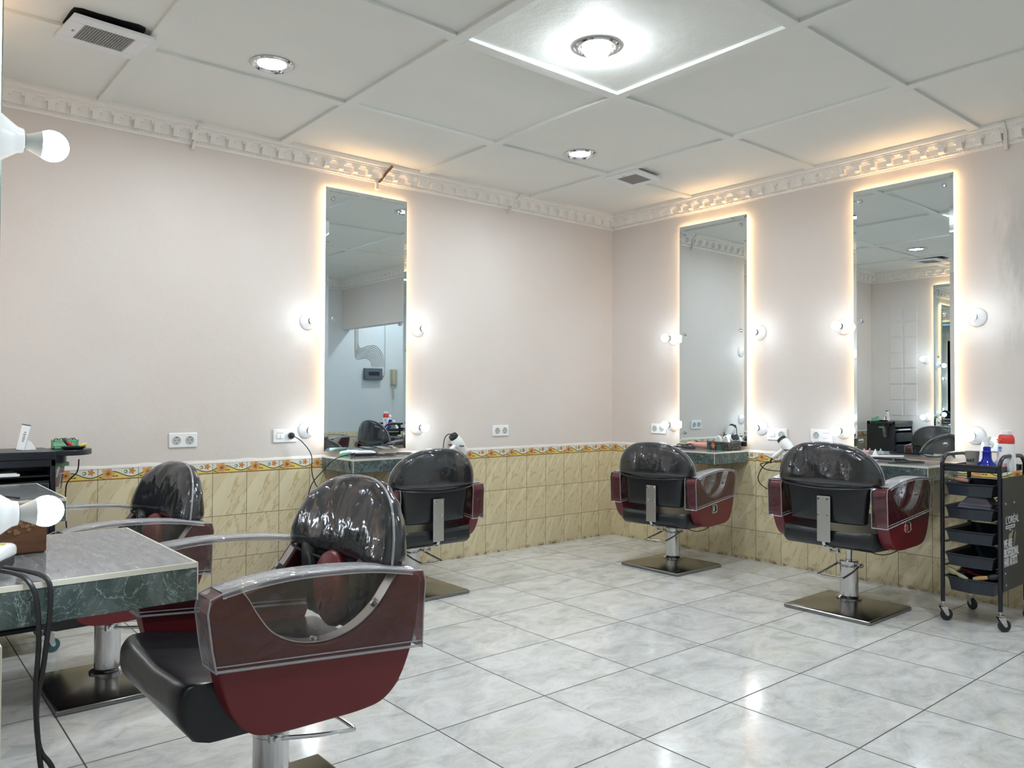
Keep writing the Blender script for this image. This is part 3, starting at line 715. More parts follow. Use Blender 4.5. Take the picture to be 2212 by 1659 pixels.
        a_ = [bm.verts.new((u, y0-s_*.001, v-.012)) for u, v in topc]; b_ = [bm.verts.new((u, y0+s_*.004, v+.0025)) for u, v in topc]; c_ = [bm.verts.new((u, y1-s_*.004, v+.0025)) for u, v in topc]; d_ = [bm.verts.new((u, y1+s_*.001, v-.012)) for u, v in topc]
        for q1, q2 in ((a_, b_), (b_, c_), (c_, d_)):
            for i in range(n_-1): bm.faces.new((q1[i], q1[i+1], q2[i+1], q2[i]))
        fin('cover_band', bm, 'seam', arm, ang=80)
    # recline latch recess in the right arm (seen on chairs facing the right wall)
    bm = B(); ol = [(.03*math.cos(a)*(1 if 1 else 1), .022*math.sin(a)) for a in [2*PI*i/24 for i in range(24)]]
    ring = [(-.02+math.copysign(abs(math.cos(a))**.6, math.cos(a))*.036, -.3245, .425+math.copysign(abs(math.sin(a))**.6, math.sin(a))*.026) for a in [2*PI*i/28 for i in range(28)]]
    tube(bm, ring, .0038, 8, raw=True, closed=True); lt = fin('latch_bezel', bm, 'chrome', o); up.append(lt)
    bm = B(); prism(bm, [(x, z) for x, y, z in ring], lambda u, v, w: Vector((u, w, v)), -.3238, -.3222); fin('latch_recess', bm, 'dark', lt)
    bm = B(); box(bm, (-.03, -.325, .425), (.022, .006, .034)); fin('latch_handle', bm, 'chrome', lt, bevel=.002)
    bm = B(); tube(bm, [(.05, -.02, .30), (.045, -.08, .262), (.04, -.15, .248), (.035, -.22, .268), (.03, -.285, .315)], .0028, 6, 8); up.append(fin('release_cable', bm, 'cord', o))
    return o, up
chair, upper = make_chair()
upn = {u.name.split('.')[0] for u in upper}
def place_chair(src, first, loc, yaw_, lift, label, plate_yaw=None, latch=True):
    c = src if first else copy_tree(src)
    c.location = (loc[0], loc[1], 0); c.rotation_euler = (0, 0, yaw_)
    tag(c, label, 'chair')
    for ch in c.children:
        n = ch.name.split('.')[0]
        if n in upn: ch.location.z = lift
        if n == 'piston': ch.location.z = lift
        if n == 'base_plate': ch.rotation_euler.z = (plate_yaw if plate_yaw is not None else yaw_)-yaw_
    return c
R = math.radians
cC = place_chair(chair, True, (-.717, -2.445), R(1), .063, 'black and burgundy styling chair facing the mirror by the trolley', 0)
cB = place_chair(chair, False, (-.600, -1.13), R(8), .0, 'black and burgundy styling chair nearest the room corner', 0)
cA = place_chair(chair, False, (-2.395, -.60), R(90), .0, 'black-backed styling chair facing the left-wall mirror, behind the near chair', R(90))
cD = place_chair(chair, False, (-4.066, -2.505), R(181), .056, 'large near burgundy styling chair with clear sleeves, left foreground', R(180))
cE = place_chair(chair, False, (-4.165, -1.125), R(186), .012, 'styling chair behind the near counter, under the double socket', R(180))
cF = place_chair(chair, False, (-.62, -3.93), R(6), .03, 'styling chair right of the photo, seen only in the left-wall mirror', 0)
for c in (cA, cD, cE):
    for ch in list(c.children):
        if ch.name.split('.')[0] == 'latch_bezel':
            if c is cA: continue
            for g in list(ch.children): bpy.data.objects.remove(g)
            bpy.data.objects.remove(ch)
# red pull handle on the trolley-side chair
for ch in cC.children:
    if ch.name.split('.')[0] == 'latch_bezel':
        for g in ch.children:
            if g.name.split('.')[0] == 'latch_handle': g.data = g.data.copy(); g.data.materials.clear(); g.data.materials.append(MT['red']); g['label'] = 'red latch handle'
# ---------------------------------------------------------------- casters
def caster(parent, x, y, ang, wheel='rubber_wheel', h=.085):
    c, s = math.cos(ang), math.sin(ang)
    bm = B(); lathe(bm, [(.006, h+.02), (.007, h), (.017, h-.001), (.018, h-.008), (.012, h-.012)], (x, y, 0), n=20)
    wx, wy = x+c*.018, y+s*.018; rot = Matrix.Rotation(ang, 3, 'Z')
    for k in (-.012, .012):
        prism(bm, [(-.018, h-.012), (.018, h-.012), (.028, .032), (.020, .024), (.010, .03)], lambda u, v, w: Vector((x, y, 0))+rot @ Vector((u, w, v)), k-.001, k+.001)
    cs = fin('caster', bm, 'chrome', parent)
    bm = B(); lathe(bm, [(.012, -.009), (.028, -.009), (.031, -.005), (.031, .005), (.028, .009), (.012, .009)], (wx, wy, .031), (-s, c, 0), 28); fin('wheel', bm, wheel, cs)
    return cs
# ---------------------------------------------------------------- right trolley
def right_trolley():
    o = tag(empty('salon_trolley', (-.39, -3.01, 0)), 'black salon trolley with stacked drawers and white lettering at the right edge', 'trolley')
    fx, bx, ly, ry = -.175, .185, .135, -.135
    for y in (ly, ry):
        bm = B(); tube(bm, [(fx, y, .10), (fx, y, .3), (fx, y, .78), (fx, y, .81), (fx+.008, y, .838), (fx+.045, y, .862), (fx+.10, y, .868), (bx-.10, y, .866), (bx-.045, y, .858), (bx-.008, y, .832), (bx, y, .80), (bx, y, .3), (bx, y, .10)], .0105, 12, 6); fin('handle_frame', bm, 'black_plastic', o)
    for y in (ly, ry): caster(o, fx, y, R(-40)); caster(o, bx, y, R(-120))
    # top tray
    bm = B(); x0, x1, y0, y1 = fx-.005, bx, ry+.012, ly-.012
    box2(bm, (x0, y0, .785), (x1, y1, .790))
    for a, b in (((x0, y0), (x1, y0+.004)), ((x0, y1-.004), (x1, y1)), ((x0, y0), (x0+.004, y1)), ((x1-.004, y0), (x1, y1))): box2(bm, (*a, .785), (*b, .815))
    fin('top_tray', bm, 'black_plastic', o, bevel=.0015)
    bm = B(); tube(bm, [(fx-.004, ly, .818), (fx-.004, ry, .818)], .006, 10, raw=True); fin('tray_rail', bm, 'black_plastic', o)
    # drawers
    def drawer(z0, h, dep=.02):
        bm = B(); xf = fx-dep
        w0, w1 = ry+.022, ly-.022
        # tapered tub with a curved lip
        rings = []
        for (ins, z) in ((.014, z0), (.004, z0+h-.012), (-.006, z0+h-.006), (-.006, z0+h)):
            ring = []
            for (x, y) in ((xf+ins, w0+ins), (xf+ins-.010, w0+.07), (xf+ins-.014, 0), (xf+ins-.010, w1-.07), (xf+ins, w1-ins), (bx-.02, w1-ins), (bx-.02, w0+ins)): ring.append(bm.verts.new((x, y, z)))
            rings.append(ring)
        inner = [bm.verts.new((v.co.x+(.004 if v.co.x < 0 else -.004), v.co.y*.975, z0+.006)) for v in rings[0]]
        innert = [bm.verts.new((v.co.x+(.006 if v.co.x < 0 else -.006), v.co.y*.955, z0+h-.001)) for v in rings[-1]]
        rr = rings+[innert, inner]
        for a, b in zip(rr, rr[1:]):
            for i in range(7): bm.faces.new((a[i], a[(i+1) % 7], b[(i+1) % 7], b[i]))
        bm.faces.new(rings[0][::-1]); bm.faces.new(inner); return fin('drawer', bm, 'navy_plastic', o, smooth=False)
    for z, h in ((.662, .066), (.542, .066), (.420, .066), (.298, .066)): drawer(z, h)
    drawer(.165, .075, .0)
    for z in (.655, .535, .412, .29, .235):
        for y in (ly-.012, ry+.012): bm = B(); box2(bm, (fx, y-.008, z), (bx, y+.008, z+.005)); fin('drawer_rail', bm, 'black_plastic', o)
    for z in (.60, .235):
        bm = B(); tube(bm, [(fx, ly, z), (fx, ry, z)], .003, 6, raw=True); tube(bm, [(bx, ly, z), (bx, ry, z)], .003, 6, raw=True); fin('cross_bar', bm, 'black_plastic', o)
    # printed side panel
    py = ry-.0125
    bm = B(); box2(bm, (fx-.004, py-.003, .20), (bx+.02, py+.001, .765)); sp = fin('side_panel', bm, 'panel_black', o, bevel=.001)
    for x, z in ((fx+.02, .635), (fx+.02, .232), (fx+.012, .29), (fx+.14, .635)):
        bm = B(); lathe(bm, [(.006, 0), (.006, .004), (.002, .007)], (x, py-.003, z), (0, -1, 0), 12); fin('rivet', bm, 'chrome', sp)
    base = Matrix.Rotation(PI/2, 4, 'X')
    def T(name, s, x, z, size, sx, mat='text_white', bold=0.0, lift=.0005, sp_=1.0):
        return text_mesh(name, s, size, mat, sp, Matrix.Translation((x, py-.003-lift, z)) @ base, .0004, bold, sx, space=sp_)
    T('lettering', "L'OR\u00c9AL", fx+.030, .532, .054, .92)
    bm = B(); box2(bm, (fx+.031, py-.0042, .508), (fx+.157, py-.003, .524)); fin('lettering_bar', bm, 'text_white', sp, smooth=False)
    T('lettering', 'PROFESSIONNEL', fx+.037, .5115, .0135, 1.12, 'panel_black', lift=.0013)
    T('lettering', 'PARIS', fx+.080, .497, .0095, 1.0, 'tan_print' if 0 else 'text_white')
    T('lettering', 'WE ARE', fx+.004, .414, .060, .52, bold=.0012)
    bm = B(); box2(bm, (fx+.004, py-.0038, .372), (fx+.040, py-.003, .378)); fin('lettering_bar', bm, 'text_white', sp, smooth=False)
    T('lettering', 'PROFESSIONAL', fx+.004, .368, .060, .50, bold=.0012)
    T('lettering', 'HAIR ARTISTS', fx+.004, .322, .060, .50, bold=.0012)
    # printed dryer, comb and tongs artwork
    bm = B(); w = lambda u, v, t: Vector((fx+u, t, v)); a0, a1 = py-.0036, py-.0032
    prism(bm, [(.082, .405), (.092, .41), (.086, .445), (.096, .452), (.118, .467), (.136, .492), (.126, .500), (.106, .482), (.088, .486), (.072, .474), (.07, .455), (.078, .44)], w, a0, a1)
    prism(bm, [(.136, .415), (.141, .415), (.165, .49), (.160, .49)], w, a0, a1); prism(bm, [(.144, .415), (.149, .415), (.176, .48), (.171, .482)], w, a0, a1)
    fin('printed_artwork', bm, 'tan_print', sp, smooth=False)
    bm = B(); prism(bm, [(.108, .40), (.122, .40), (.112, .455), (.102, .455)], w, a0, a1); fin('printed_comb', bm, 'grey_text', sp, smooth=False)
    return o
rt_ = right_trolley(); TX, TY = -.39, -3.01
# things on and in the right trolley
o = tag(empty('spray_bottle', (TX-.01, TY-.022, .790)), 'blue spray bottle with white trigger on the right trolley', 'spray bottle')
bm = B(); lathe(bm, [(.040, 0), (.047, .004), (.048, .016), (.040, .030), (.027, .044), (.0215, .060), (.0205, .085), (.0215, .094), (.017, .100), (.016, .106)], n=36); fin('bottle', bm, 'blue', o)
bm = B(); lathe(bm, [(.018, .100), (.018, .118), (.014, .121)], n=28); fin('collar', bm, 'blue', o)
bm = B(); lathe(bm, [(.013, .118), (.012, .140), (.010, .145)], n=20); prism(bm, [(-.022, .150), (.0, .172), (.016, .176), (.020, .168), (.010, .150), (.012, .135), (-.008, .135), (-.014, .142)], lambda u, v, w_: Vector((w_, -u, v)), -.008, .008); fin('trigger_head', bm, 'white_plastic', o, bevel=.002)
o = tag(empty('cup', (TX-.02, TY+.045, .790)), 'taupe cup behind the blue spray bottle', 'cup')
bm = B(); lathe(bm, [(.024, 0), (.026, .002), (.034, .092), (.0345, .094), (.032, .094), (.024, .006), (.001, .006)], n=36, caps=False); cp = fin('body', bm, 'taupe', o)
text_mesh('lettering', 'ART', .022, 'black_print', cp, Matrix.Translation((-.028, .018, .040)) @ Matrix.Rotation(-PI/2-R(8), 4, 'Z') @ Matrix.Rotation(PI/2-R(6), 4, 'X'), .0012, .0006)
o = tag(empty('powder_bottle', (TX-.01, TY-.112, .790)), 'white bottle with a red shoulder label on the right trolley', 'bottle'); o.rotation_euler = (0, 0, R(-12))
def oval(bm, prof, a=1.0, b=.62, n=36):
    rings = [[bm.verts.new((b*r*math.cos(2*PI*i/n), a*r*math.sin(2*PI*i/n), z)) for i in range(n)] for r, z in prof]
    for p, q in zip(rings, rings[1:]):
        for i in range(n): bm.faces.new((p[i], p[(i+1) % n], q[(i+1) % n], q[i]))
    bm.faces.new(rings[0][::-1]); bm.faces.new(rings[-1]); return bm
bm = B(); oval(bm, [(.044, 0), (.047, .004), (.046, .06), (.0415, .12), (.040, .14)]); fin('body', bm, 'white_gloss', o)
bm = B(); oval(bm, [(.0402, .14), (.0412, .16), (.0385, .176), (.030, .188)])
fin('red_shoulder', bm, 'red', o)
bm = B(); oval(bm, [(.0255, .187), (.0255, .206), (.024, .208)], 1, .9); fin('cap', bm, 'white_plastic', o)
for nm, mt_, pts in (('label_text', 'label_orange', [(.030, .160, .018, .006), (.014, .161, .010, .006), (.026, .150, .022, .005)]), ('label_mark', 'label_blue', [(.016, .118, .022, .012), (.016, .104, .018, .006)]), ('label_band', 'label_pink', [(.004, .030, .055, .022), (.03, .088, .014, .02)])):
    bm = B()
    for y, z, w_, h_ in pts: box(bm, (-.62*math.sqrt(max(.0001, .0455**2-(y*.97)**2))*1.0-.0006 if 1 else 0, y, z), (.002, w_*.7, h_))
    fin(nm, bm, mt_, o, smooth=False)
o = tag(empty('paper_cone', (TX+.08, TY-.058, .790)), 'white folded cloth cone leaning by the powder bottle', 'cloth')
bm = B(); prism(bm, [(.065, 0), (-.055, 0), (-.05, .05), (-.052, .115), (-.035, .112)], lambda u, v, w_: Vector((w_, u, v)), -.012, .012); fin('cloth', bm, 'paper', o, bevel=.006, segs=3)
o = tag(empty('sachet', (TX-.08, TY, .550)), 'pale plastic sachet lying in the second drawer of the right trolley', 'sachet')
bm = B(); ol = [(-.08, -.002), (-.03, .05), (.06, .045), (.085, .01), (.08, -.002)]; prism(bm, ol, lambda u, v, w_: Vector((w_, -u, v+.055)), -.05, .05); box2(bm, (-.05, -.08, 0), (.05, .08, .054)); fin('film', bm, 'purple_pack', o, bevel=.008, segs=2)
def brush(p, d, label, mats, L=.12, cat='brush'):
    d = Vector(d).normalized(); o = tag(empty('hair_brush' if cat == 'brush' else 'comb', p), label, cat)
    bm = B(); tube(bm, [Vector((0, 0, 0)), d*L*.25, d*L*.55], lambda t: .008+.003*math.sin(t*PI), 10, 5); fin('grip', bm, mats[0], o)
    bm = B(); tube(bm, [d*L*.5, d*L*.7, d*L], lambda t: .008+.008*math.sin(t*PI), 12, 5); fin('head', bm, mats[1], o)
    return o
brush((TX-.185, TY+.01, .235), (.15, 1, .38), 'olive hair brush lying in the bottom drawer', ('olive', 'olive'), .12)
brush((TX-.185, TY-.015, .243), (.2, -1, .25), 'wooden round brush at the right of the bottom drawer', ('brass_wood', 'dark'), .13)
brush((TX-.13, TY-.05, .246), (.25, 1, .2), 'dark red comb handle in the bottom drawer', ('burgundy', 'burgundy'), .13, 'comb')
brush((TX-.12, TY+.10, .240), (.3, -.9, .25), 'blue comb at the left of the bottom drawer', ('blue', 'blue'), .10, 'comb')
brush((TX-.14, TY+.02, .735), (.1, 1, .12), 'beige comb in the top drawer', ('pink', 'tan_print'), .13, 'comb')
# ---------------------------------------------------------------- left trolley
o = tag(empty('salon_trolley', (-4.50, -.38, 0)), 'black trolley cabinet in the left corner with shelves and side tray', 'trolley')
def cab():
    x0, x1, y0, y1 = -.22, .25, -.13, .19
    bm = B()
    box2(bm, (x0, y0, .10), (x0+.015, y1, .90)); box2(bm, (x1-.022, y0, .10), (x1, y1, .90)); box2(bm, (x0, y1-.012, .10), (x1, y1, .90)); box2(bm, (x0, y0, .10), (x1, y1, .12))
    box2(bm, (x0, y0-.004, .868), (x1, y1, .905)); box2(bm, (x0, y0, .835), (x1, y0+.006, .868))
    fin('cabinet_body', bm, 'black_plastic', o, bevel=.004)
    bm = B(); box2(bm, (x0+.015, y0+.01, .79), (x1-.022, y1-.012, .797)); fin('shelf', bm, 'black_plastic', o)
    for z in (.665, .53, .395, .26, .125):
        bm = B(); box2(bm, (x0+.018, y0-.012, z), (x1-.028, y1-.02, z+.10)); d = fin('drawer', bm, 'navy_plastic', o, bevel=.006)
        bm = B(); tube(bm, [(x0+.02, y0-.014, z+.098), (0, y0-.022, z+.101), (x1-.03, y0-.014, z+.106)], .0028, 6, 5); fin('drawer_lip', bm, 'black_plastic', d)
    # wing tray at the right
    bm = B(); prism(bm, sm2([(.25, -.12), (.34, -.12), (.40, -.07), (.42, .0), (.40, .07), (.34, .11), (.25, .11)], 4), lambda u, v, w_: Vector((u, v, w_)), .880, .905)
    prism(bm, sm2([(.25, -.08), (.29, -.08), (.31, -.03), (.31, .03), (.29, .08), (.25, .08)], 4), lambda u, v, w_: Vector((u, v, w_)), .845, .881)
    fin('wing_tray', bm, 'black_plastic', o, bevel=.003)
    for x, y in ((x0+.04, y0+.03), (.225, y0-.02), (x0+.04, y1-.03), (.225, y1-.04)): caster(o, x, y, R(10), 'teal_wheel', .10)
cab()
LX, LY = -4.50, -.38
o = tag(empty('hair_color_tube', (LX+.125, LY+.0, .905)), 'white hair colour box leaning on a white stand on the left trolley', 'tube'); o.rotation_euler = (0, R(12), 0)
bm = B(); box2(bm, (-.017, -.012, .002), (.017, .012, .118)); fin('tube', bm, 'white_gloss', o, bevel=.003)
bm = B(); box2(bm, (-.0172, -.0122, .1175), (.0172, .0122, .121)); fin('crimp', bm, 'dark', o)
text_mesh('lettering', 'Change', .022, 'grey_text', o, Matrix.Translation((.006, -.0125, .03)) @ Matrix.Rotation(-PI/2, 4, 'Y') @ Matrix.Rotation(PI/2, 4, 'X') @ Matrix.Identity(4), .0003) if 0 else None
bm = B(); 
for z, w_ in ((.045, .003), (.055, .004), (.065, .0035), (.075, .0045), (.085, .003)): box(bm, (0.001, -.0125, z), (w_*2.5, .0008, .006))
fin('script_mark', bm, 'grey_text', o, smooth=False)
o = tag(empty('tube_stand', (LX+.165, LY+.01, .905)), 'white wedge stand beside the leaning tube', 'stand')
bm = B(); prism(bm, sm2([(-.024, 0), (-.017, .03), (-.008, .042), (.002, .040), (.014, .022), (.026, 0)], 4), lambda u, v, w_: Vector((u, w_, v)), -.018, .018); fin('wedge', bm, 'white_plastic', o, bevel=.003)
o = tag(empty('clip_basket', (LX+.315, LY+.045, .905)), 'green plastic basket full of hair clips on the left trolley', 'basket')
bm = B()
for z0_, z1_ in ((0, .012), (.034, .042)): 
    for a, b in (((-.052, -.035), (.052, -.032)), ((-.052, .032), (.052, .035)), ((-.052, -.035), (-.049, .035)), ((.049, -.035), (.052, .035))): box2(bm, (*a, z0_), (*b, z1_))
for i in range(18): x = -.050+i*.1/17; box2(bm, (x-.0018, -.035, .01), (x+.0018, -.032, .036)); box2(bm, (x-.0018, .032, .01), (x+.0018, .035, .036))
for i in range(12): y = -.033+i*.066/11; box2(bm, (-.052, y-.0018, .01), (-.049, y+.0018, .036)); box2(bm, (.049, y-.0018, .01), (.052, y+.0018, .036))
box2(bm, (-.052, -.035, 0), (.052, .035, .003)); fin('basket', bm, 'green', o, smooth=False)
bk = (LX+.315, LY+.045, .905)
for i in range(7):
    a = -.038+i*.0125; o = tag(empty('hair_clip', (bk[0]+a, bk[1]+random.uniform(-.02, .015), .941)), 'black hair clip loop in the green basket', 'hair clip', 'black clips heaped in the green basket')
    th = random.uniform(-.9, .9); c, s_ = math.cos(th), math.sin(th)
    bm = B(); tube(bm, [(-.012*c, -.012*s_, -.012), (-.011*c, -.011*s_, .004), (0, 0, .013), (.011*c, .011*s_, .004), (.012*c, .012*s_, -.012)], .0018, 6, 5); fin('prong', bm, 'chrome' if i % 3 == 1 else 'dark', o)
o = tag(empty('clip_dish', (LX+.335, LY-.045, .9055)), 'black round dish on the wing of the left trolley', 'dish')
bm = B(); lathe(bm, [(.040, 0), (.052, .010), (.053, .013), (.049, .013), (.038, .005), (.001, .005)], n=32, caps=False); fin('dish', bm, 'black_plastic', o)
for (x, y, z, d, mt_, l, L) in ((LX+.312, LY-.06, .925, (-.6, .2, .9), 'dark', 'black section clip standing out of the dish', .04), (LX+.325, LY-.065, .922, (-.6, 0, .7), 'red', 'red section clip on the black dish', .028), (LX+.362, LY-.05, .920, (1, .1, .35), 'yellow', 'yellow section clip on the black dish', .03)):
    o = tag(empty('section_clip', (x, y, z)), l, 'hair clip'); d = Vector(d).normalized()
    bm = B(); tube(bm, [Vector((0, 0, 0)), d*L*.5, d*L], lambda t: .0035+.004*math.sin(t*PI*.8+.3), 8, 4); fin('jaw', bm, mt_, o)
o = tag(empty('comb_holder', (LX+.272, LY-.03, .72)), 'clear plastic cup of combs hanging on the side of the left trolley', 'holder')
bm = B(); lathe(bm, [(.018, 0), (.028, .07), (.030, .105)], n=28, caps=False); fin('cup', bm, 'clear_cup', o)
bm = B()
for z in (.075, .095, .105): 
    tube(bm, [((.0305)*math.cos(2*PI*i/24), .0305*math.sin(2*PI*i/24), z) for i in range(24)], .0012, 5, raw=True, closed=True)
fin('ring', bm, 'chrome', o)
o = tag(empty('comb', (LX+.275, LY-.03, .73)), 'pink comb standing in the clear cup', 'comb'); bm = B(); box(bm, (.012, 0, .070), (.016, .005, .14), Matrix.Rotation(R(14), 3, 'Y')); fin('blade', bm, 'pink', o, bevel=.002)
o = tag(empty('comb', (LX+.262, LY-.025, .73)), 'white comb beside the pink one in the clear cup', 'comb'); bm = B(); box(bm, (.004, 0, .065), (.009, .004, .12), Matrix.Rotation(R(8), 3, 'Y')); fin('blade', bm, 'white_plastic', o, bevel=.001)
o = tag(empty('green_tray', (LX+.275, LY-.01, .828)), 'green tray tucked below the wing of the left trolley', 'tray')
bm = B(); box2(bm, (-.03, -.03, 0), (.045, .03, .018)); fin('tray', bm, 'green', o, bevel=.003)
o = tag(empty('paper_stack', (LX-.06, LY-.06, .797)), 'white papers on the open shelf of the left trolley', 'paper')
bm = B(); box2(bm, (-.16, -.06, 0), (.17, .10, .010)); box2(bm, (-.15, -.05, .010), (.16, .1, .014)); fin('sheets', bm, 'paper', o)
o = tag(empty('black_cable', (0, 0, 0)), 'thin black cable hanging from the left trolley over the tiles', 'cable')
bm = B(); tube(bm, [(-4.15, -.47, .86), (-4.155, -.46, .80), (-4.190, -.42, .74), (-4.192, -.42, .60), (-4.18, -.42, .45), (-4.17, -.42, .30)], .003, 6, 6); fin('wire', bm, 'cord', o)
# ---------------------------------------------------------------- near counter things
o = tag(empty('wooden_box', (-4.675, -2.385, .7855)), 'carved wooden box on the near counter', 'box')
bm = B(); box2(bm, (-.075, -.065, 0), (.075, .065, .105)); wb = fin('box_body', bm, 'wood', o, bevel=.006, segs=3)
bm = B(); random.seed(3)
for i in range(26):
    x = random.uniform(-.055, .05); z = .058+.2*(x)+random.uniform(-.012, .012); lathe(bm, [(.0055*math.sin(a), -.003*math.cos(a)) for a in (.01, .8, 1.57)], (x, -.0655, z), (0, 1, 0), 10, caps=False)
fin('grape_carving', bm, 'carving', wb)
o = tag(empty('hair_clipper', (-4.715, -2.59, .7855)), 'white hair clipper with a yellow mark at the left edge', 'clipper'); o.rotation_euler = (0, 0, R(62))
bm = B(); ol = sm2([(-.07, .028), (-.06, .045), (0, .052), (.03, .05), (.048, .042), (.052, .028), (.04, .020), (-.06, .020)], 4); pillow(bm, ol, lambda u, v, w_: Vector((u, w_, v)), .05, (0, .034), 4, 8); fin('housing', bm, 'white_gloss', o, ang=60)
bm = B(); box2(bm, (-.06, -.02, .0), (.038, .02, .022)); fin('underside', bm, 'dark', o, bevel=.004)
bm = B(); box(bm, (.0, 0, .0526), (.012, .03, .0012)); fin('yellow_mark', bm, 'yellow', o)
def cordobj(name, pts, label, r=.0035, mt_='cord', cat='cord', k=10):
    bm = B(); tube(bm, pts, r, 8, k); return tag(fin(name, bm, mt_), label, cat)
cordobj('appliance_cord', [(-4.72, -2.70, .80), (-4.705, -2.76, .803), (-4.69, -2.795, .795), (-4.676, -2.812, .76), (-4.672, -2.82, .68), (-4.676, -2.82, .58), (-4.672, -2.82, .50), (-4.664, -2.83, .42), (-4.64, -2.84, .34), (-4.655, -2.84, .20), (-4.66, -2.84, .05)], 'thick black cord over the counter edge, the left of two', .0048)
cordobj('appliance_cord', [(-4.715, -2.70, .806), (-4.685, -2.765, .806), (-4.655, -2.80, .790), (-4.652, -2.812, .74), (-4.662, -2.82, .64), (-4.674, -2.82, .55), (-4.668, -2.82, .47), (-4.648, -2.83, .43), (-4.63, -2.84, .36), (-4.60, -2.85, .20), (-4.60, -2.85, .05)], 'thick black cord over the counter edge, the right of two', .0048)
# far partition counter things
cordobj('appliance_cord', [(-4.72, -1.0, .80), (-4.66, -1.04, .90), (-4.61, -1.08, .90), (-4.585, -1.10, .84), (-4.57, -1.11, .79)], 'black cord arching over the far partition counter', .004)
o = tag(empty('paper_sheet', (-4.60, -1.10, .7856)), 'white folded paper on the far partition counter', 'paper'); bm = B(); box2(bm, (-.09, -.015, 0), (.06, .03, .006)); fin('sheet', bm, 'paper', o)
cordobj('appliance_cord', [(-4.70, -1.2, .79), (-4.62, -1.22, .80), (-4.55, -1.25, .795), (-4.50, -1.30, .79)], 'black cord lying flat on the far partition counter', .004)
# ---------------------------------------------------------------- left-wall counter things
def clipper(loc, rz, label, body='white_plastic', under='black_plastic', L=.15):
    o = tag(empty('hair_clipper', loc, rz), label, 'clipper')
    bm = B(); ol = sm2([(-L/2, .020), (-L*.40, .030), (0, .036), (L*.35, .034), (L/2, .026), (L/2, .018), (-L/2, .016)], 4); pillow(bm, ol, lambda u, v, w_: Vector((u, w_, v)), .044, (0, .024), 4, 8); fin('housing', bm, body, o, ang=60)
    bm = B(); ol = sm2([(-L/2, .002), (-L/2, .018), (0, .022), (L/2, .020), (L/2+.012, .006), (L*.3, .001)], 4); pillow(bm, ol, lambda u, v, w_: Vector((u, w_, v)), .040, (0, .011), 4, 8); fin('underside', bm, under, o, ang=60)
    bm = B(); box(bm, (L/2+.008, 0, .020), (.016, .038, .010)); fin('blade', bm, 'chrome', o)
    return o
clipper((-2.50, -.20, .7855), R(-25), 'black and white hair clipper in front on the left-wall counter')
clipper((-2.545, -.12, .7855), R(-22), 'pale green hair clipper lying behind the black and white one', 'white_plastic', 'green', .14)
cordobj('appliance_cord', [(-2.43, -.22, .800), (-2.36, -.20, .7885), (-2.31, -.14, .7885), (-2.24, -.16, .7885), (-2.19, -.24, .7885), (-2.14, -.19, .7885), (-2.12, -.14, .7885), (-2.19, -.10, .7885), (-2.26, -.20, .7885), (-2.33, -.26, .7885), (-2.42, -.22, .7885)], 'thin black cord looped on the left-wall counter', .0028)
cordobj('appliance_cord', [(-2.895, -.035, .918), (-2.85, -.07, .88), (-2.80, -.09, .80), (-2.80, -.10, .70), (-2.775, -.10, .62), (-2.72, -.10, .55), (-2.70, -.1, .50)], 'thin black cord hanging from the plug in the left wall', .003)
cordobj('appliance_cord', [(-2.57, -.22, .81), (-2.66, -.26, .80), (-2.72, -.22, .77), (-2.76, -.16, .70), (-2.81, -.12, .62), (-2.83, -.1, .50), (-2.82, -.1, .38)], 'thin black cord from the clippers hanging off the counter', .003)
cordobj('appliance_cord', [(-2.62, -.30, .80), (-2.66, -.34, .79), (-2.69, -.37, .76), (-2.68, -.38, .70), (-2.64, -.38, .60)], 'short black cord over the front left corner of the left-wall counter', .003)
o = tag(empty('power_plug', (-2.896, -.012, .918)), 'black plug in the socket left of the mirror', 'plug'); bm = B(); lathe(bm, [(.019, 0), (.019, .012), (.015, .022), (.006, .030)], d=(0, -1, 0), n=24); fin('plug_body', bm, 'dark', o)
def dryer(loc, rz, label, tiltd=1):
    o = tag(empty('hair_dryer', loc, rz), label, 'hair dryer')
    bm = B(); lathe(bm, [(.030, -.02), (.037, 0), (.040, .03), (.036, .07), (.028, .11), (.024, .13)], (0, 0, 0), (.55, 0, -.6), 32); fin('barrel', bm, 'white_plastic', o)
    bm = B(); lathe(bm, [(.031, -.034), (.033, -.02), (.034, -.012)], (0, 0, 0), (.55, 0, -.6), 32); fin('intake_grille', bm, 'dark', o)
    bm = B(); tube(bm, [(.02, 0, -.03), (-.035, 0, -.075), (-.085, 0, -.11)], lambda t: .017-.004*t, 14, 6); fin('handle', bm, 'white_plastic', o)
    bm = B(); tube(bm, [(-.085, 0, -.11), (-.10, 0, -.13), (-.105, .005, -.15)], .006, 8, 5); fin('cord_sleeve', bm, 'dark', o)
    bm = B(); box2(bm, (-.005, .012, -.05), (.02, .085, -.043)); tube(bm, [(-.01, .03, -.05), (.03, -.045, -.05), (.075, 0, -.05), (.03, .04, -.05)], .0035, 8, 6); fin('wall_holder', bm, 'dark', o)
    return o
dryer((-1.700, -.075, .865), R(0), 'white hair dryer hanging right of the left-wall mirror, behind a chair')
dr = dryer((-.075, -1.665, .860), R(-90), 'white hair dryer hanging between the two right-wall counters')
cordobj('dryer_cord', [(-1.80, -.07, .72), (-1.79, -.07, .86), (-1.75, -.08, .90), (-1.70, -.09, .86), (-1.64, -.07, .80), (-1.66, -.07, .70)], 'black cord looped round the dryer near the left-wall mirror', .0035)
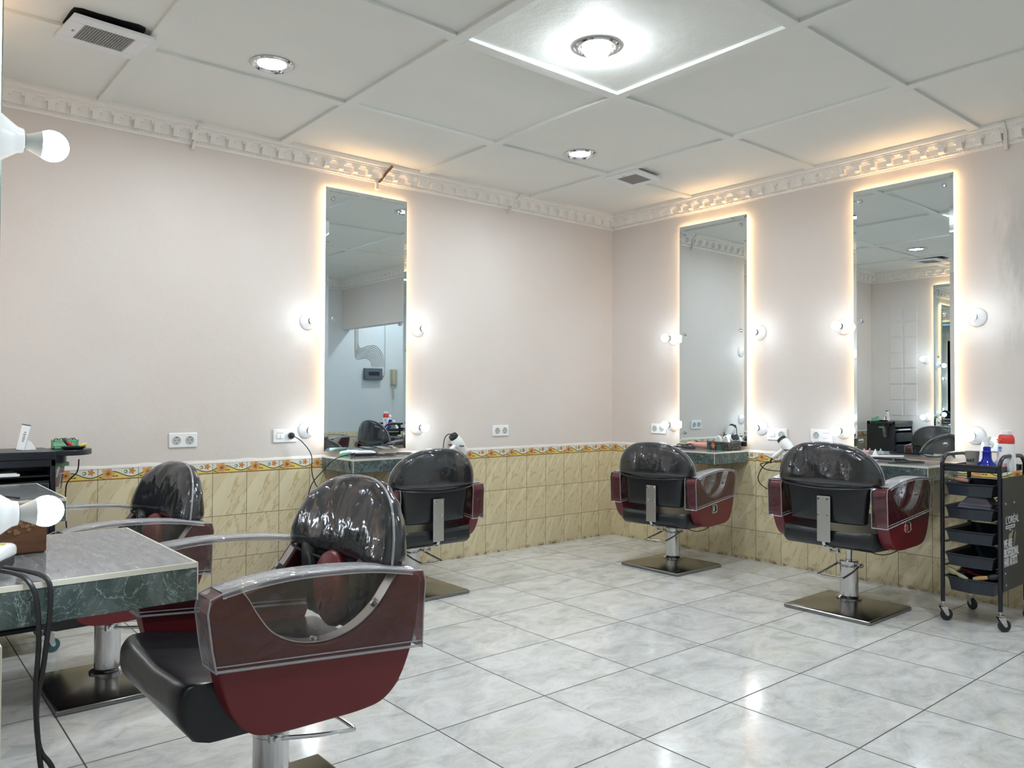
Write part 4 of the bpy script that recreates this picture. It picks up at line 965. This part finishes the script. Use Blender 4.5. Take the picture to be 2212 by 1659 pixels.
cordobj('dryer_cord', [(-.09, -1.56, .715), (-.09, -1.53, .70), (-.08, -1.49, .66), (-.07, -1.46, .60), (-.07, -1.49, .55), (-.07, -1.60, .50), (-.07, -1.72, .45), (-.07, -1.80, .42)], 'black cord hanging in a bow below the dryer on the right wall', .0035)
cordobj('dryer_cord', [(-.09, -1.57, .72), (-.10, -1.50, .70), (-.09, -1.54, .665), (-.08, -1.66, .665), (-.08, -1.74, .70), (-.09, -1.66, .73), (-.10, -1.58, .72)], 'black cord wound in a loop at the dryer handle', .0035)
# ---------------------------------------------------------------- corner counter things
o = tag(empty('tissue_box', (-.105, -1.20, .7855)), 'black and green floral tissue box on the corner counter', 'tissue box'); o.rotation_euler = (0, 0, R(-14))
bm = B(); box2(bm, (-.06, -.115, 0), (.06, .115, .058)); fin('box_body', bm, 'batik', o, bevel=.002)
bm = B()
def F(u, v, w_): return Vector((-.0606-w_, u, v))
def arcpts(cx_, r_, a0_, a1_, n=12): return [(cx_+r_*math.cos(a0_+(a1_-a0_)*i/n), r_*1.5*math.sin(a0_+(a1_-a0_)*i/n)) for i in range(n+1)]
for cx_, a0_, a1_ in ((.113, PI/2, PI), (-.02, 0, PI)):
    pts = [(cx_, 0)]+[(min(.113, x), min(.056, z)) for x, z in arcpts(cx_, .034, a0_, a1_)] if cx_ > .1 else [(x, min(.05, z)) for x, z in arcpts(cx_, .028, a0_, a1_)]
    prism(bm, pts, F, 0, .0008)
box2(bm, (-.05, .1151, .0), (.05, .1158, .056)); fin('green_panel', bm, 'batik_green', o, smooth=False)
bm = B(); fl = [(.044+(.019+.006*math.cos(6*a))*math.cos(a), .029+(.019+.006*math.cos(6*a))*math.sin(a)) for a in [2*PI*i/48 for i in range(48)]]
prism(bm, fl, F, 0, .0014); fin('red_flower', bm, 'coral', o, smooth=False)
bm = B(); prism(bm, [(.044+.006*math.cos(a), .029+.006*math.sin(a)) for a in [2*PI*i/12 for i in range(12)]], F, .0014, .002); tube(bm, [F(x, z, .001) for x, z in fl], .0008, 4, raw=True, closed=True); fin('gold_outline', bm, 'gold', o, smooth=False)
for k, (y, h_) in enumerate(((.05, .045), (-.02, .05))):
    o2 = tag(empty('tissue', (-.105, -1.20-.0+y*.97, .843)), ('crumpled white tissue at the left of the floral box' if k == 0 else 'crumpled white tissue sticking out at the middle of the floral box'), 'tissue')
    bm = B(); prism(bm, [(-.034, -.004), (-.02, h_*.75), (-.006, h_), (.006, h_*.55), (.018, h_*.8), (.032, -.004)], lambda u, v, w_: Vector((w_+.012*math.sin(v*120+u*60), u, v)), -.012, .012)
    fin('sheet', bm, 'paper', o2, bevel=.003)
dryer2 = tag(empty('hair_dryer', (-.055, -1.245, .845)), 'white hair dryer lying behind the tissues on the corner counter', 'hair dryer')
bm = B(); lathe(bm, [(.026, 0), (.032, .03), (.026, .085)], (0, .0, .03), (0, 1, -.35), 24); fin('barrel', bm, 'white_plastic', dryer2)
bm = B(); lathe(bm, [(.022, -.006), (.024, .002)], (0, 0, .03), (0, 1, -.35), 24); tube(bm, [(-.02, .03, .035), (-.02, .06, .05), (-.02, .075, .02), (-.02, .06, -.005)], .0045, 8, 5); fin('intake_grille', bm, 'dark', dryer2)
o = tag(empty('pink_roll', (-.10, -1.01, .7855)), 'rolled pink cloth beside the floral tissue box', 'cloth')
bm = B(); tube(bm, [(0, .13, .022), (.0, .07, .024), (.0, 0, .024), (0, -.07, .024)], lambda t: .022+.002*math.sin(t*9), 16, 6); fin('roll', bm, 'pink', o, ang=70)
cordobj('appliance_cord', [(-.20, -.80, .79), (-.17, -.86, .80), (-.14, -.93, .815), (-.18, -.98, .80), (-.22, -.93, .79), (-.20, -.85, .80), (-.13, -.82, .81), (-.12, -.90, .80), (-.17, -.99, .792), (-.21, -1.01, .79), (-.23, -.95, .79)], 'tangled black cord bundle on the corner counter', .005)
o = tag(empty('hair_straightener', (-.20, -.90, .7855)), 'dark hair straightener lying in the cord bundle', 'hair straightener')
bm = B(); box(bm, (0, 0, .010), (.03, .20, .012), Matrix.Rotation(R(10), 3, 'Z')); fin('plates', bm, 'dark', o, bevel=.004)
# counter by the trolley
o = tag(empty('hair_straightener', (-.16, -2.40, .7855)), 'white hair straightener on the counter behind the trolley-side chair', 'hair straightener'); o.rotation_euler = (0, 0, R(0))
bm = B(); box(bm, (0, .0, .026), (.03, .20, .011), Matrix.Rotation(R(-3), 3, 'X')); fin('upper_arm', bm, 'white_gloss', o, bevel=.004)
bm = B(); box(bm, (0, .0, .010), (.03, .19, .012)); fin('lower_arm', bm, 'dark', o, bevel=.004)
cordobj('appliance_cord', [(-.16, -2.50, .80), (-.19, -2.55, .79), (-.24, -2.50, .79), (-.20, -2.46, .80), (-.14, -2.53, .79), (-.13, -2.60, .79), (-.20, -2.62, .79), (-.28, -2.56, .79), (-.34, -2.53, .79), (-.40, -2.52, .79)], 'black cord curled beside the white straightener', .0035)
o = tag(empty('applicator_bottle', (-.07, -2.22, .7855)), 'small pink applicator bottle at the mirror by the trolley', 'bottle'); bm = B(); lathe(bm, [(.018, 0), (.016, .03), (.006, .042), (.004, .06)], n=20); fin('bottle', bm, 'label_pink', o)
o = tag(empty('applicator_bottle', (-.07, -2.29, .7855)), 'small white applicator bottle at the mirror by the trolley', 'bottle'); bm = B(); lathe(bm, [(.016, 0), (.016, .03), (.006, .045), (.003, .06)], n=20); fin('bottle', bm, 'white_plastic', o)
# ---------------------------------------------------------------- seen in the left-wall mirror: alcove wall fittings
def onback(x, z): return (x, BACK, z)
o = tag(empty('breaker_panel', onback(.46, 1.475), PI/2), 'dark grey breaker panel on the back wall, seen in the left-wall mirror', 'breaker panel')
bm = B(); box2(bm, (0, -.135, -.08), (.06, .135, .08)); p_ = fin('housing', bm, 'panel_grey', o, bevel=.008)
bm = B(); box2(bm, (.06, -.08, -.016), (.066, .08, .03)); fin('window', bm, 'dark', p_)
o = tag(empty('intercom_phone', onback(.80, 1.44), PI/2), 'beige intercom handset on the back wall, seen in the left-wall mirror', 'telephone')
bm = B(); box2(bm, (0, -.05, -.11), (.03, .05, .11)); fin('wall_plate', bm, 'beige', o, bevel=.006)
bm = B(); box2(bm, (.03, .0, -.11), (.06, .045, .11)); fin('handset', bm, 'beige', o, bevel=.008)
bm = B(); tube(bm, [(.04, .02, -.11), (.04, .02, -.16), (.04, .015, -.25), (.04, .02, -.31)], .010, 8, 5); fin('coiled_cord', bm, 'beige', o)
for k in range(9):
    q = .019*k; yb = BACK+.006
    cordobj('wall_wire', [(.20+q*.35, yb, 2.30), (.20+q*.35, yb, 1.78+q*.5), (.24+q, yb, 1.68+q*1.2), (.36+q, yb, 1.70+q*1.1), (.44+q*1.2, yb, 1.66+q*.6), (.46+q*1.2, yb, 1.58)], 'white cable of the bundle running down to the breaker panel', .0035, 'socket_grey', 'cable')['group'] = 'white cables above the breaker panel'
cordobj('wall_wire', [(.66, BACK+.006, 2.4), (.66, BACK+.006, 1.55), (.62, BACK+.01, 1.46)], 'single pale cable running down between breaker panel and intercom', .006, 'socket_grey', 'cable')
